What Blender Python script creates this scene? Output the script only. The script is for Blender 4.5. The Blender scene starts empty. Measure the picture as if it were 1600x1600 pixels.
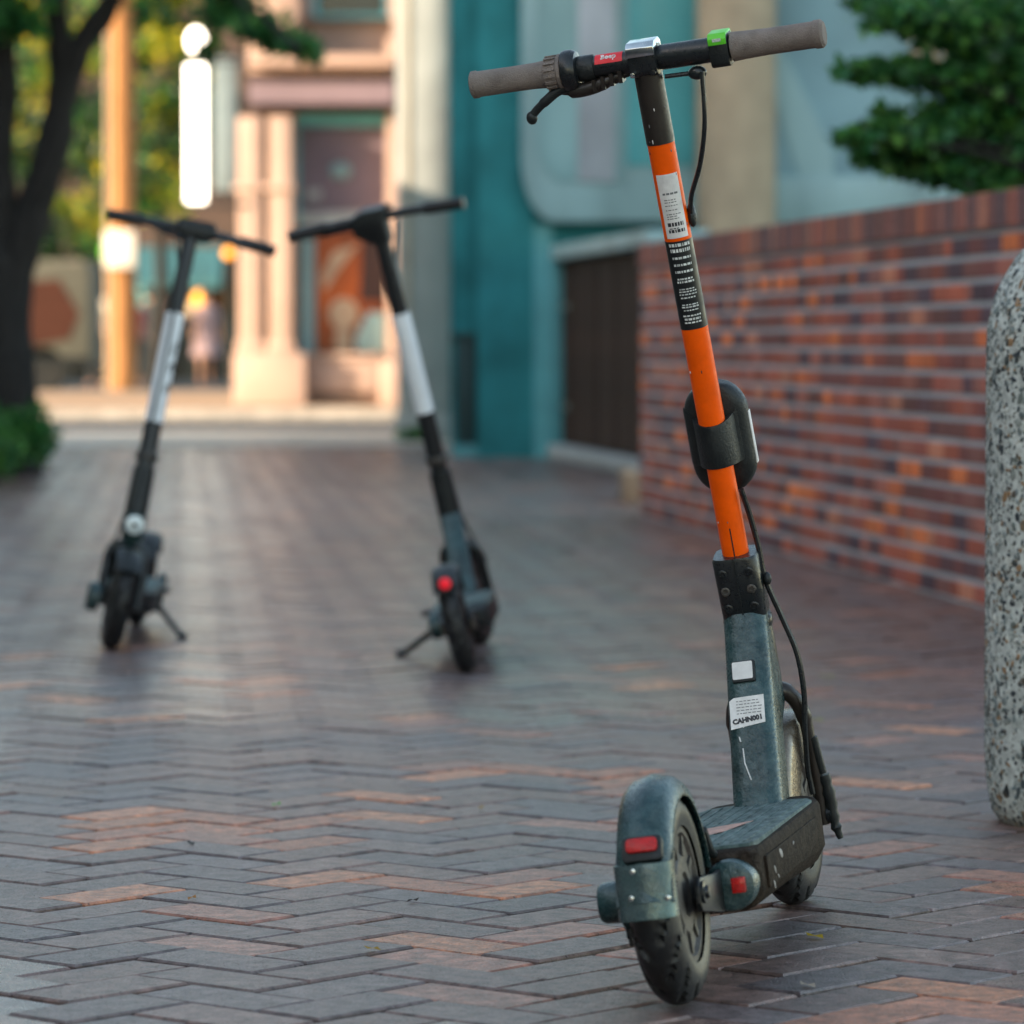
import bpy, bmesh, math, random
from math import sin, cos, pi, radians, atan, atan2, sqrt
from mathutils import Matrix, Vector, noise
random.seed(7)
SC = bpy.context.scene
COL = SC.collection

# ------------------------------------------------------------------ camera, world, sun, exposure
F, HC, HOR = 6550.0, 0.76, 532.0            # focal length (px of 1600), eye height, horizon row
TH = atan((800 - HOR) / F)
cam_d = bpy.data.cameras.new('camera'); cam = bpy.data.objects.new('camera', cam_d); COL.objects.link(cam)
cam.location = (0, 0, HC); cam.rotation_euler = (pi / 2 - TH, 0, 0)
cam_d.sensor_width = 36; cam_d.lens = 36 * F / 1600; cam_d.clip_start = 0.1; cam_d.clip_end = 1500
cam_d.dof.use_dof = True; cam_d.dof.focus_distance = 5.45; cam_d.dof.aperture_fstop = 5.8
SC.camera = cam
SUN = Vector((-0.85, -0.45, 0.28)).normalized()
w = bpy.data.worlds.new('World'); SC.world = w; w.use_nodes = True
nt = w.node_tree; bg = nt.nodes['Background']
sky = nt.nodes.new('ShaderNodeTexSky'); sky.sky_type = 'NISHITA'; sky.sun_disc = False
sky.sun_elevation = math.asin(SUN.z); sky.sun_rotation = atan2(SUN.x, SUN.y) % (2 * pi)
sky.air_density = 1.0; sky.dust_density = 1.0; sky.ozone_density = 1.5
tn = nt.nodes.new('ShaderNodeMix'); tn.data_type = 'RGBA'; tn.blend_type = 'MULTIPLY'; tn.inputs[0].default_value = 1
nt.links.new(sky.outputs[0], tn.inputs[6]); tn.inputs[7].default_value = (1.30, 1.09, 0.86, 1)   # white balance: warm tint for a less violet sky
nt.links.new(tn.outputs[2], bg.inputs[0]); bg.inputs[1].default_value = 0.15
sl = bpy.data.lights.new('sun', 'SUN'); so = bpy.data.objects.new('sun', sl); COL.objects.link(so)
sl.energy = 3.6; sl.angle = radians(0.5); sl.color = (1.0, 0.80, 0.56)
so.rotation_euler = SUN.to_track_quat('Z', 'Y').to_euler(); so.location = (-30, -20, 20)
vs = SC.view_settings
vs.view_transform = 'Standard'; vs.look = 'None'; vs.exposure = 1.85; vs.gamma = 1.0; vs.use_curve_mapping = False
SC.cycles.use_denoising = True
SC.cycles.max_bounces = 8
SC.cycles.sample_clamp_indirect = 8

def ray(px, py):
    u, v = (px - 800) / F, (800 - py) / F
    return Vector((u, cos(TH) + v * sin(TH), -sin(TH) + v * cos(TH)))
def at(px, py, Y):
    d = ray(px, py); return Vector((0, 0, HC)) + d * (Y / d.y)
def gnd(px, py, z=0.0):
    d = ray(px, py); return Vector((0, 0, HC)) + d * ((z - HC) / d.z)
def X(px, Y): return (px - 800) / F * Y
def Zh(py, Y): return HC + (HOR - py) / F * Y

# ------------------------------------------------------------------ materials
def lin(c):
    return tuple(((x / 255) / 12.92 if x / 255 <= 0.04045 else ((x / 255 + 0.055) / 1.055) ** 2.4) for x in c)
MATS = {}
def mat(name, base, rough=0.6, metal=0.0, var=0.25, scale=8.0, bump=0.1, bscale=60.0, src=None,
        dust=0.0, dustc=(0.3, 0.3, 0.28), coat=0.0, stretch=None, spec=0.5, rvar=0.1, emit=None, trans=0.0, specks=0.0):
    m = bpy.data.materials.new(name); m.use_nodes = True; n = m.node_tree; L = n.links.new
    b = n.nodes['Principled BSDF']
    tc = n.nodes.new('ShaderNodeTexCoord'); mp = n.nodes.new('ShaderNodeMapping'); L(tc.outputs['Object'], mp.inputs[0])
    if stretch: mp.inputs['Scale'].default_value = stretch
    if src == 'object':
        oi = n.nodes.new('ShaderNodeObjectInfo'); col = oi.outputs['Color']
        geo = n.nodes.new('ShaderNodeNewGeometry'); L(geo.outputs['Position'], mp.inputs[0])
    elif src == 'attr':
        a = n.nodes.new('ShaderNodeAttribute'); a.attribute_name = 'tint'; col = a.outputs['Color']
        geo = n.nodes.new('ShaderNodeNewGeometry'); L(geo.outputs['Position'], mp.inputs[0])
    else:
        r = n.nodes.new('ShaderNodeRGB'); r.outputs[0].default_value = (*base, 1); col = r.outputs[0]
    nz = n.nodes.new('ShaderNodeTexNoise'); nz.inputs['Scale'].default_value = scale; nz.inputs['Detail'].default_value = 6
    L(mp.outputs[0], nz.inputs['Vector'])
    mr = n.nodes.new('ShaderNodeMapRange'); mr.inputs[1].default_value = 0.3; mr.inputs[2].default_value = 0.7
    mr.inputs[3].default_value = 1 - var; mr.inputs[4].default_value = 1 + var; L(nz.outputs[0], mr.inputs[0])
    mx = n.nodes.new('ShaderNodeMix'); mx.data_type = 'RGBA'; mx.blend_type = 'MULTIPLY'; mx.inputs[0].default_value = 1
    L(col, mx.inputs[6]); L(mr.outputs[0], mx.inputs[7]); out = mx.outputs[2]
    nb = n.nodes.new('ShaderNodeTexNoise'); nb.inputs['Scale'].default_value = bscale; nb.inputs['Detail'].default_value = 5
    L(mp.outputs[0], nb.inputs['Vector'])
    if dust > 0:
        nd = n.nodes.new('ShaderNodeTexNoise'); nd.inputs['Scale'].default_value = scale * 2.3; nd.inputs['Detail'].default_value = 8
        nd.inputs['Roughness'].default_value = 0.7; L(mp.outputs[0], nd.inputs['Vector'])
        dr = n.nodes.new('ShaderNodeMapRange'); dr.inputs[1].default_value = 0.42; dr.inputs[2].default_value = 0.72
        dr.inputs[3].default_value = 0; dr.inputs[4].default_value = dust; L(nd.outputs[0], dr.inputs[0])
        m2 = n.nodes.new('ShaderNodeMix'); m2.data_type = 'RGBA'; L(dr.outputs[0], m2.inputs[0])
        L(out, m2.inputs[6]); m2.inputs[7].default_value = (*dustc, 1); out = m2.outputs[2]
    if specks:
        ns = n.nodes.new('ShaderNodeTexNoise'); ns.inputs['Scale'].default_value = 190; ns.inputs['Detail'].default_value = 2; L(mp.outputs[0], ns.inputs['Vector'])
        sr = n.nodes.new('ShaderNodeMapRange'); sr.inputs[1].default_value = 0.63; sr.inputs[2].default_value = 0.70; sr.inputs[3].default_value = 0; sr.inputs[4].default_value = specks; L(ns.outputs[0], sr.inputs[0])
        m3 = n.nodes.new('ShaderNodeMix'); m3.data_type = 'RGBA'; L(sr.outputs[0], m3.inputs[0]); L(out, m3.inputs[6]); m3.inputs[7].default_value = (0.015, 0.013, 0.013, 1); out = m3.outputs[2]
    L(out, b.inputs['Base Color'])
    rr = n.nodes.new('ShaderNodeMapRange'); rr.inputs[1].default_value = 0.3; rr.inputs[2].default_value = 0.7
    rr.inputs[3].default_value = max(0.03, rough - rvar); rr.inputs[4].default_value = min(1, rough + rvar)
    L(nb.outputs[0], rr.inputs[0]); L(rr.outputs[0], b.inputs['Roughness'])
    if bump > 0:
        bp = n.nodes.new('ShaderNodeBump'); bp.inputs['Strength'].default_value = bump; bp.inputs['Distance'].default_value = 0.003
        L(nb.outputs[0], bp.inputs['Height']); L(bp.outputs[0], b.inputs['Normal'])
    b.inputs['Metallic'].default_value = metal; b.inputs['Coat Weight'].default_value = coat
    b.inputs['Coat Roughness'].default_value = 0.15
    b.inputs['Specular IOR Level'].default_value = spec
    if trans: b.inputs['Transmission Weight'].default_value = trans
    if emit:
        b.inputs['Emission Color'].default_value = (*emit[0], 1); b.inputs['Emission Strength'].default_value = emit[1]
    MATS[name] = m
    return m
M = MATS
mat('paver', (0.12, 0.07, 0.06), 0.38, var=0.55, scale=38, bump=0.6, bscale=260, src='object', rvar=0.14, spec=0.40, dust=0.5, dustc=(0.11, 0.09, 0.08), specks=0.8)
mat('paver_field', (0.12, 0.07, 0.06), 0.31, var=0.55, scale=38, bump=0.12, bscale=220, src='attr', rvar=0.10, spec=0.45, dust=0.5, dustc=(0.11, 0.09, 0.08), specks=0.6)
mat('joint', (0.022, 0.021, 0.021), 0.9, var=0.5, scale=60, bump=0.6, bscale=400)
mat('earth', (0.10, 0.085, 0.07), 0.9, var=0.4, scale=1.5)
mat('asphalt', (0.026, 0.040, 0.054), 0.8, var=0.2, scale=4, bump=0.4, bscale=120, spec=0.2)
mat('concrete_pavement', (0.36, 0.25, 0.165), 0.85, var=0.15, scale=2, bump=0.2, spec=0.2)
mat('kerb_stone', (0.32, 0.30, 0.28), 0.75)
mat('wall_brick', (0.2, 0.08, 0.06), 0.75, var=0.25, scale=40, bump=0.5, bscale=220, src='object')
mat('wall_brick_field', (0.2, 0.08, 0.06), 0.75, var=0.25, scale=40, bump=0.5, bscale=220, src='attr')
mat('mortar', (0.47, 0.51, 0.54), 0.9, var=0.2, scale=30, bump=0.5, bscale=200)
mat('aggregate_matrix', (0.56, 0.59, 0.55), 0.85, var=0.3, scale=60, bump=0.8, bscale=500)
mat('pebble', (0.2, 0.2, 0.2), 0.6, var=0.3, scale=90, bump=0.3, bscale=400, src='attr')
mat('black_plastic', (0.010, 0.013, 0.014), 0.45, var=0.3, scale=14, bump=0.25, bscale=300, dust=0.08, dustc=(0.16, 0.17, 0.16), spec=0.35)
mat('black_metal', (0.009, 0.012, 0.014), 0.32, var=0.2, scale=10, bump=0.08, bscale=200, dust=0.03, dustc=(0.2, 0.19, 0.17))
mat('brown_black_metal', (0.020, 0.015, 0.012), 0.38, var=0.3, scale=12, bump=0.1, bscale=200, dust=0.06, dustc=(0.2, 0.17, 0.14))
mat('dusty_metal', (0.010, 0.038, 0.042), 0.30, var=0.6, scale=20, bump=0.35, bscale=240, dust=0.42, dustc=(0.15, 0.205, 0.205), metal=0.1, rvar=0.16)
mat('flap_metal', (0.055, 0.095, 0.10), 0.28, var=0.45, scale=26, bump=0.15, bscale=260, dust=0.3, dustc=(0.22, 0.25, 0.25), metal=0.45)
mat('grip_tape', (0.055, 0.095, 0.092), 0.7, var=0.4, scale=14, bump=0.8, bscale=600, dust=0.7, dustc=(0.27, 0.34, 0.33), stretch=(2.5, 1, 1))
mat('deck_side', (0.016, 0.011, 0.008), 0.65, var=0.6, scale=34, bump=0.9, bscale=300, dust=0.28, dustc=(0.15, 0.11, 0.08), spec=0.08)
mat('tan_fender', (0.16, 0.13, 0.10), 0.28, var=0.4, scale=14, bump=0.2, bscale=200, dust=0.3, dustc=(0.3, 0.24, 0.17), metal=0.5)
mat('orange_paint', (0.95, 0.105, 0.0), 0.45, var=0.10, scale=30, bump=0.10, bscale=160, coat=0.08, spec=0.15, dust=0.10, dustc=(0.35, 0.05, 0.005))
mat('white_paint', (0.80, 0.84, 0.86), 0.45, var=0.08, scale=12, bump=0.05)
mat('rubber', (0.010, 0.011, 0.012), 0.42, var=0.35, scale=30, bump=0.15, bscale=400, dust=0.10, dustc=(0.09, 0.08, 0.075), spec=0.4)
mat('hub', (0.055, 0.050, 0.046), 0.5, var=0.5, scale=26, bump=0.3, bscale=300, dust=0.4, dustc=(0.2, 0.18, 0.16), metal=0.4)
mat('grip_rubber', (0.19, 0.155, 0.135), 0.8, var=0.25, scale=35, bump=0.7, bscale=500, dust=0.30, dustc=(0.30, 0.27, 0.25))
mat('chrome', (0.55, 0.58, 0.58), 0.22, metal=1.0, var=0.2, scale=40, bump=0.1)
mat('label_white', (0.74, 0.72, 0.70), 0.5, var=0.12, scale=60, bump=0, dust=0.25, dustc=(0.42, 0.40, 0.37))
mat('label_black', (0.008, 0.011, 0.012), 0.4, var=0.1, bump=0)
mat('ink', (0.16, 0.16, 0.16), 0.6, var=0.3, scale=200, bump=0)
mat('ink_dark', (0.03, 0.03, 0.035), 0.6, var=0.3, scale=200, bump=0)
mat('ink_white', (0.62, 0.64, 0.62), 0.6, var=0.45, scale=220, bump=0)
mat('red_sticker', (0.75, 0.01, 0.02), 0.4, var=0.1, bump=0)
mat('green_sticker', (0.12, 0.62, 0.03), 0.4, var=0.1, bump=0)
mat('red_reflector', (0.50, 0.004, 0.003), 0.25, var=0.25, scale=200, bump=0.5, bscale=900, coat=0.4, spec=0.3)
mat('pink_wear_reflection', (0.50, 0.27, 0.21), 0.7, var=0.3, scale=60, dust=0.5, dustc=(0.1, 0.12, 0.12))  # peach reflection on the worn sticker is put into this colour
mat('tail_lamp', (0.62, 0.003, 0.012), 0.4, bump=0, emit=((1, 0.0, 0.02), 0.10))
mat('head_lamp', (0.7, 0.78, 0.78), 0.15, bump=0, coat=1)
mat('amber_lamp', (0.6, 0.3, 0.02), 0.3, bump=0, emit=((1.0, 0.30, 0.012), 0.75))
mat('teal_plaster', (0.028, 0.21, 0.235), 0.7, var=0.35, scale=2.2, bump=0.4, bscale=60, spec=0.2)
mat('apron_glare', (0.36, 0.31, 0.27), 0.55, var=0.12, scale=2, bump=0.1, spec=0.5)  # pale tone carries the bright grazing reflection of the far ground
mat('teal_dark', (0.008, 0.045, 0.05), 0.6, var=0.3, scale=4)
mat('teal_trim', (0.09, 0.34, 0.38), 0.55, var=0.15, scale=5)
mat('pale_blue', (0.25, 0.40, 0.43), 0.55, var=0.3, scale=1.3, bump=0.1, stretch=(1.6, 1, .5))
mat('slate_blue', (0.18, 0.31, 0.36), 0.6, var=0.25, scale=1.2, bump=0.03, spec=0.3)
mat('bay_glass', (0.21, 0.37, 0.40), 0.4, var=0.4, scale=1.1, bump=0.02, stretch=(1.6, 1, .5))
mat('glass_teal', (0.06, 0.28, 0.31), 0.3, var=0.3, scale=1.2, bump=0.02)
mat('mauve_curtain', (0.33, 0.37, 0.42), 0.6, var=0.25, scale=2)
mat('tan_concrete', (0.38, 0.31, 0.22), 0.8, var=0.15, scale=5, bump=0.3, bscale=80)
mat('grey_concrete', (0.36, 0.38, 0.38), 0.8, var=0.16, scale=3, bump=0.3, bscale=80)
mat('door_wood', (0.034, 0.015, 0.010), 0.8, var=0.6, scale=7, bump=0.4, bscale=60, stretch=(4, 4, 0.6), spec=0.15)
mat('pink_stone', (0.40, 0.28, 0.235), 0.8, var=0.12, scale=2, bump=0.3, bscale=40)
mat('mauve_panel', (0.17, 0.125, 0.155), 0.7, var=0.1, scale=2)
mat('brown_cornice', (0.05, 0.028, 0.028), 0.8, var=0.2, scale=3)
mat('poster_orange', (0.36, 0.075, 0.010), 0.5, var=0.6, scale=2.2, bump=0)
mat('poster_cream', (0.52, 0.36, 0.24), 0.5, var=0.3, scale=4, bump=0)
mat('dark_glass', (0.012, 0.018, 0.022), 0.15, var=0.5, scale=1.5, bump=0.02)
mat('brown_brick', (0.055, 0.035, 0.028), 0.85, var=0.3, scale=2)
mat('teal_awning', (0.03, 0.12, 0.15), 0.8, var=0.15)
mat('pole_wood', (0.34, 0.17, 0.07), 0.85, var=0.3, scale=5, stretch=(3, 3, 0.3), spec=0.2)
mat('sign_white', (0.66, 0.64, 0.60), 0.5, var=0.02, bump=0)
mat('glow_sign', (0.8, 0.78, 0.74), 0.5, var=0.02, bump=0, emit=((1.0, 0.86, 0.68), 2.2))  # emission added so the sign throws a bright streak on the paving
mat('banner_grey', (0.13, 0.17, 0.19), 0.8, var=0.1, spec=0.1)
mat('bark', (0.012, 0.010, 0.009), 0.9, var=0.4, scale=12, bump=1.0, bscale=40, stretch=(2, 2, 0.5))
mat('van_beige', (0.11, 0.11, 0.09), 0.7, var=0.15, spec=0.2)
mat('van_brown', (0.045, 0.014, 0.008), 0.6, var=0.2, spec=0.2)
mat('dark_block', (0.34, 0.32, 0.29), 0.85, var=0.2, scale=0.6)
mat('skin', (0.45, 0.24, 0.16), 0.6, var=0.1, bump=0)
mat('hair', (0.03, 0.018, 0.012), 0.7, bump=0)
mat('cloth_pink', (0.34, 0.24, 0.26), 0.85, var=0.1)
mat('cloth_white', (0.55, 0.55, 0.5), 0.85, var=0.1)
mat('cloth_dark', (0.02, 0.03, 0.04), 0.85, var=0.2)
mat('cloth_red', (0.35, 0.04, 0.05), 0.85, var=0.2)
mat('leaf_yellow', (0.5, 0.4, 0.04), 0.6, bump=0)

def leafmat(name, base):
    m = bpy.data.materials.new(name); m.use_nodes = True; n = m.node_tree; L = n.links.new
    b = n.nodes['Principled BSDF']; out = n.nodes['Material Output']
    a = n.nodes.new('ShaderNodeAttribute'); a.attribute_name = 'tint'
    L(a.outputs['Color'], b.inputs['Base Color']); b.inputs['Roughness'].default_value = 0.5
    t = n.nodes.new('ShaderNodeBsdfTranslucent'); L(a.outputs['Color'], t.inputs[0])
    ms = n.nodes.new('ShaderNodeMixShader'); ms.inputs[0].default_value = 0.45
    L(b.outputs[0], ms.inputs[1]); L(t.outputs[0], ms.inputs[2]); L(ms.outputs[0], out.inputs[0])
    MATS[name] = m
leafmat('leaf', None)

# ------------------------------------------------------------------ mesh helpers
I4 = Matrix.Identity(4)
class MB:
    def __init__(s, m=None): s.v = []; s.f = []; s.c = []; s.m = m or I4; s.mi = []; s.cur = 0; s.tint = None
    def add(s, vs_, fs):
        o = len(s.v); s.v += [s.m @ Vector(p) for p in vs_]
        s.f += [tuple(i + o for i in f) for f in fs]; s.c += [s.tint] * len(fs); s.mi += [s.cur] * len(fs)
    def box(s, a, b, m=None):
        x0, y0, z0 = a; x1, y1, z1 = b
        P = [(x0, y0, z0), (x1, y0, z0), (x1, y1, z0), (x0, y1, z0), (x0, y0, z1), (x1, y0, z1), (x1, y1, z1), (x0, y1, z1)]
        if m: P = [m @ Vector(p) for p in P]
        s.add(P, [(0, 3, 2, 1), (4, 5, 6, 7), (0, 1, 5, 4), (1, 2, 6, 5), (2, 3, 7, 6), (3, 0, 4, 7)]); return s
    def tube(s, pts, r, seg=16, caps=True, rx=None):
        """swept round tube; r number or list"""
        pts = [Vector(p) for p in pts]; n = len(pts); rs = r if isinstance(r, (list, tuple)) else [r] * n
        T = [(pts[min(i + 1, n - 1)] - pts[max(i - 1, 0)]).normalized() for i in range(n)]
        up = Vector((0, 0, 1)) if abs(T[0].z) < 0.9 else Vector((0, 1, 0))
        a = T[0].cross(up).normalized(); V = []
        for i in range(n):
            a = (a - T[i] * a.dot(T[i])).normalized(); b = T[i].cross(a)
            for k in range(seg):
                t = 2 * pi * k / seg; V.append(pts[i] + (a * cos(t) + b * sin(t) * (rx or 1)) * rs[i])
        Fs = [(i * seg + k, i * seg + (k + 1) % seg, (i + 1) * seg + (k + 1) % seg, (i + 1) * seg + k) for i in range(n - 1) for k in range(seg)]
        if caps: Fs += [tuple(range(seg))[::-1], tuple((n - 1) * seg + k for k in range(seg))]
        s.add(V, Fs); return s
    def lathe(s, prof, m=None, seg=32, close=False):
        """profile [(r, h)] round the local z axis, placed by matrix m"""
        m = m or I4; n = len(prof); V = []
        for (r, h) in prof:
            for k in range(seg):
                t = 2 * pi * k / seg; V.append(m @ Vector((r * cos(t), r * sin(t), h)))
        nn = n if close else n - 1
        Fs = [(i * seg + k, i * seg + (k + 1) % seg, ((i + 1) % n) * seg + (k + 1) % seg, ((i + 1) % n) * seg + k) for i in range(nn) for k in range(seg)]
        if not close:
            if prof[0][0] > 1e-5: Fs.append(tuple(range(seg))[::-1])
            if prof[-1][0] > 1e-5: Fs.append(tuple((n - 1) * seg + k for k in range(seg)))
        s.add(V, Fs); return s
    def prism(s, poly, axis, a, b):
        """polygon in the two other axes extruded along axis from a to b"""
        def P(u, v, t): return {'x': (t, u, v), 'y': (u, t, v), 'z': (u, v, t)}[axis]
        n = len(poly); V = [P(u, v, a) for u, v in poly] + [P(u, v, b) for u, v in poly]
        s.add(V, [tuple(range(n))[::-1], tuple(range(n, 2 * n))] + [(i, (i + 1) % n, n + (i + 1) % n, n + i) for i in range(n)]); return s
    def loft(s, rings, caps=True):
        n = len(rings[0]); V = [p for r in rings for p in r]
        Fs = [(i * n + k, i * n + (k + 1) % n, (i + 1) * n + (k + 1) % n, (i + 1) * n + k) for i in range(len(rings) - 1) for k in range(n)]
        if caps: Fs += [tuple(range(n))[::-1], tuple((len(rings) - 1) * n + k for k in range(n))]
        s.add(V, Fs); return s
    def ell(s, c, r, seg=12, m=None):
        rings = []
        V = []; c = Vector(c); n = seg // 2
        for i in range(n + 1):
            ph = pi * i / n
            for k in range(seg):
                t = 2 * pi * k / seg
                p = Vector((r[0] * sin(ph) * cos(t), r[1] * sin(ph) * sin(t), r[2] * cos(ph)))
                V.append(c + ((m @ p) if m else p))
        s.add(V, [(i * seg + k, (i + 1) * seg + k, (i + 1) * seg + (k + 1) % seg, i * seg + (k + 1) % seg) for i in range(n) for k in range(seg)]); return s
    def build(s, name, mats, parent=None, smooth=40, bevel=0, seg=2, keep=None):
        me = bpy.data.meshes.new(name)
        me.from_pydata([tuple(p) for p in s.v], [], s.f)
        if any(c is not None for c in s.c):
            at_ = me.color_attributes.new('tint', 'FLOAT_COLOR', 'CORNER')
            buf = []
            for f, c in zip(s.f, s.c):
                buf += list((*(c or (0.5, 0.5, 0.5)), 1.0)) * len(f)
            at_.data.foreach_set('color', buf)
        mats = mats if isinstance(mats, (list, tuple)) else [mats]
        for m_ in mats: me.materials.append(MATS[m_])
        if len(mats) > 1: me.polygons.foreach_set('material_index', s.mi)
        if bevel or len(s.f) < 60000:
            bm = bmesh.new(); bm.from_mesh(me)
            if s.tint is None and len(s.v) < 30000: bmesh.ops.remove_doubles(bm, verts=bm.verts, dist=1e-6)
            if s.tint is None: bmesh.ops.recalc_face_normals(bm, faces=bm.faces)
            if bevel:
                es = [e for e in bm.edges if e.is_manifold and e.calc_face_angle(0) > radians(30)]
                bmesh.ops.bevel(bm, geom=es, offset=bevel, segments=seg, profile=0.5, affect='EDGES', clamp_overlap=True)
            bm.to_mesh(me); bm.free()
        if smooth is not None and smooth:
            me.shade_smooth()
            try: me.set_sharp_from_angle(angle=radians(smooth))
            except Exception: pass
        o = bpy.data.objects.new(name, me); COL.objects.link(o)
        if parent: o.parent = parent
        return o
def tag(o, label=None, cat=None, group=None, kind=None):
    if label: o['label'] = label
    if cat: o['category'] = cat
    if group: o['group'] = group
    if kind: o['kind'] = kind
    return o
def empty(name, loc=(0, 0, 0), label=None, cat=None, group=None, M4=None):
    o = bpy.data.objects.new(name, None); COL.objects.link(o); o.empty_display_size = 0.2
    if M4 is not None: o.matrix_world = M4
    else: o.location = loc
    return tag(o, label, cat, group)
def rrect(wd, dp, r, n=4, cx=0, cy=0):
    P = []
    for q, (sx, sy) in enumerate(((1, 1), (-1, 1), (-1, -1), (1, -1))):
        for k in range(n + 1):
            a = q * pi / 2 + k * pi / 2 / n
            P.append((cx + sx * (wd / 2 - r) + r * cos(a), cy + sy * (dp / 2 - r) + r * sin(a)))
    return P
def curve_pts(P, n=8):
    P = [Vector(p) for p in P]; Q = [P[0] * 2 - P[1]] + P + [P[-1] * 2 - P[-2]]; R = []
    for i in range(1, len(Q) - 2):
        a, b, c, d = Q[i - 1:i + 3]
        for k in range(n):
            t = k / n
            R.append(0.5 * ((2 * b) + (c - a) * t + (2 * a - 5 * b + 4 * c - d) * t * t + (3 * b - a - 3 * c + d) * t ** 3))
    R.append(P[-1]); return R

# ------------------------------------------------------------------ ground
g = MB().box((-400, -60, -0.30), (400, 900, -0.05)).build('ground', 'earth', smooth=0); tag(g, kind='structure')
pv = MB().box((-6.4, 1.5, -0.048), (3.2, 35.0, -0.007)).build('paving', 'joint', smooth=0); tag(pv, kind='structure')

AL = atan2(285 - 800, F); DF = Vector((sin(AL), cos(AL))); DR = Vector((cos(AL), -sin(AL)))
W = 0.1; R0 = -0.1325; H2 = W / sqrt(2)
def cell(i, j):
    r = (i - j) * H2 + R0; q = (i + j) * H2; return DR * r + DF * q
PAL = [(120, 96, 89), (114, 94, 89), (108, 92, 90), (124, 98, 91), (104, 89, 88), (118, 92, 84), (126, 100, 92), (112, 90, 85), (99, 87, 88)]
PAL = [lin(c) for c in PAL]
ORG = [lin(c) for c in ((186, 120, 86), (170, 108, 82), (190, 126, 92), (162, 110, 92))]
PNK = [lin(c) for c in ((150, 106, 94), (142, 108, 100), (158, 110, 94))]
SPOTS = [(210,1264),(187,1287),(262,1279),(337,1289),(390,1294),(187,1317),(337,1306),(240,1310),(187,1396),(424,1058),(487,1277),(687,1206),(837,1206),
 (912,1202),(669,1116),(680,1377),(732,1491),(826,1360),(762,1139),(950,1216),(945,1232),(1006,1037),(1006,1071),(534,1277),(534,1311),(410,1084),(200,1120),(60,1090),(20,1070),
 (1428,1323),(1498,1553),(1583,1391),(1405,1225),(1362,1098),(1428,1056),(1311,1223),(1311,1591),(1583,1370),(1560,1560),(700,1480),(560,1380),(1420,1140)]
bricks = []
def infield(p):
    return 3.4 < p.y < 29.85 and -(0.126 * p.y + 1.1) < p.x < min(0.126 * p.y + 0.9, 3.1)
for sm in range(30, 1010):
    for df in range(-60, 62):
        if (sm + df) % 2: continue
        i, j = (sm + df) // 2, (sm - df) // 2
        k = (i - j) % 4
        if k == 0: a, b = (i, j), (i + 2, j + 1)
        elif k == 3: a, b = (i, j), (i + 1, j + 2)
        else: continue
        c = cell((a[0] + b[0]) / 2, (a[1] + b[1]) / 2)
        if infield(c): bricks.append((c, k))
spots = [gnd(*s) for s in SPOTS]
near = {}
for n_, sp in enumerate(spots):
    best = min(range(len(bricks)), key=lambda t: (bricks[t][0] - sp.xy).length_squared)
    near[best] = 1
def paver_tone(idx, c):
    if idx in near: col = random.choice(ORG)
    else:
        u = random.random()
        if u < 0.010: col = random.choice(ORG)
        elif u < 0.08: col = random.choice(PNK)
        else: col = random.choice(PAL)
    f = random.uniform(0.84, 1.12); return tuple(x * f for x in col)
G = 0.0030; CH = 0.0028
def paver_geom(hx, hy, dz, tx, ty):
    o = []
    for (ex, z) in ((0, -0.03), (0, -CH), (CH, 0.0)):
        for sx, sy in ((-1, -1), (1, -1), (1, 1), (-1, 1)):
            o.append((sx * (hx - ex), sy * (hy - ex), z + dz + (tx * sx + ty * sy if z > -0.02 else 0)))
    Fs = [(8, 9, 10, 11)]
    for L_ in (0, 4):
        for q in range(4): Fs.append((L_ + q, L_ + (q + 1) % 4, L_ + 4 + (q + 1) % 4, L_ + 4 + q))
    return o, Fs
def bang(k):
    d = (cell(1, 0) - cell(0, 0)) if k == 0 else (cell(0, 1) - cell(0, 0)); return atan2(d.y, d.x)
def vis_key(t):
    c = bricks[t][0]; px = 800 + F * c.x / c.y; py = HOR + F * HC / c.y
    ok = -20 < px < 1620 and py < 1615
    return (0 if ok else 1, c.y)
order = sorted(range(len(bricks)), key=vis_key)
first = set(order[:300])
variants = []
for v_ in range(6):
    vs_, fs_ = paver_geom(W - G, W / 2 - G, 0, random.uniform(-.0007, .0007), random.uniform(-.0006, .0006))
    me = bpy.data.meshes.new('brick'); me.from_pydata(vs_, [], fs_); me.materials.append(M['paver']); variants.append(me)
fld = MB(); fld.tint = (0, 0, 0)
fv, ff, fc = [], [], []
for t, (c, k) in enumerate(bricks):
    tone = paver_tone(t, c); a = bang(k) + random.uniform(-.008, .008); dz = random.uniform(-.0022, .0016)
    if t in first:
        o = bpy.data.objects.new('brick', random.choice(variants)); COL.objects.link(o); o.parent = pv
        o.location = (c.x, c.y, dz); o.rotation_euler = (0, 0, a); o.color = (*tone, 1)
    else:
        vs_, fs_ = paver_geom(W - G, W / 2 - G, dz, random.uniform(-.0008, .0008), random.uniform(-.0006, .0006))
        ca, sa = cos(a), sin(a)
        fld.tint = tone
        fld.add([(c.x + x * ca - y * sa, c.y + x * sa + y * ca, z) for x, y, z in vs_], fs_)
o = fld.build('brick_field', 'paver_field', pv, smooth=0); o['kind'] = 'stuff'

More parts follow.
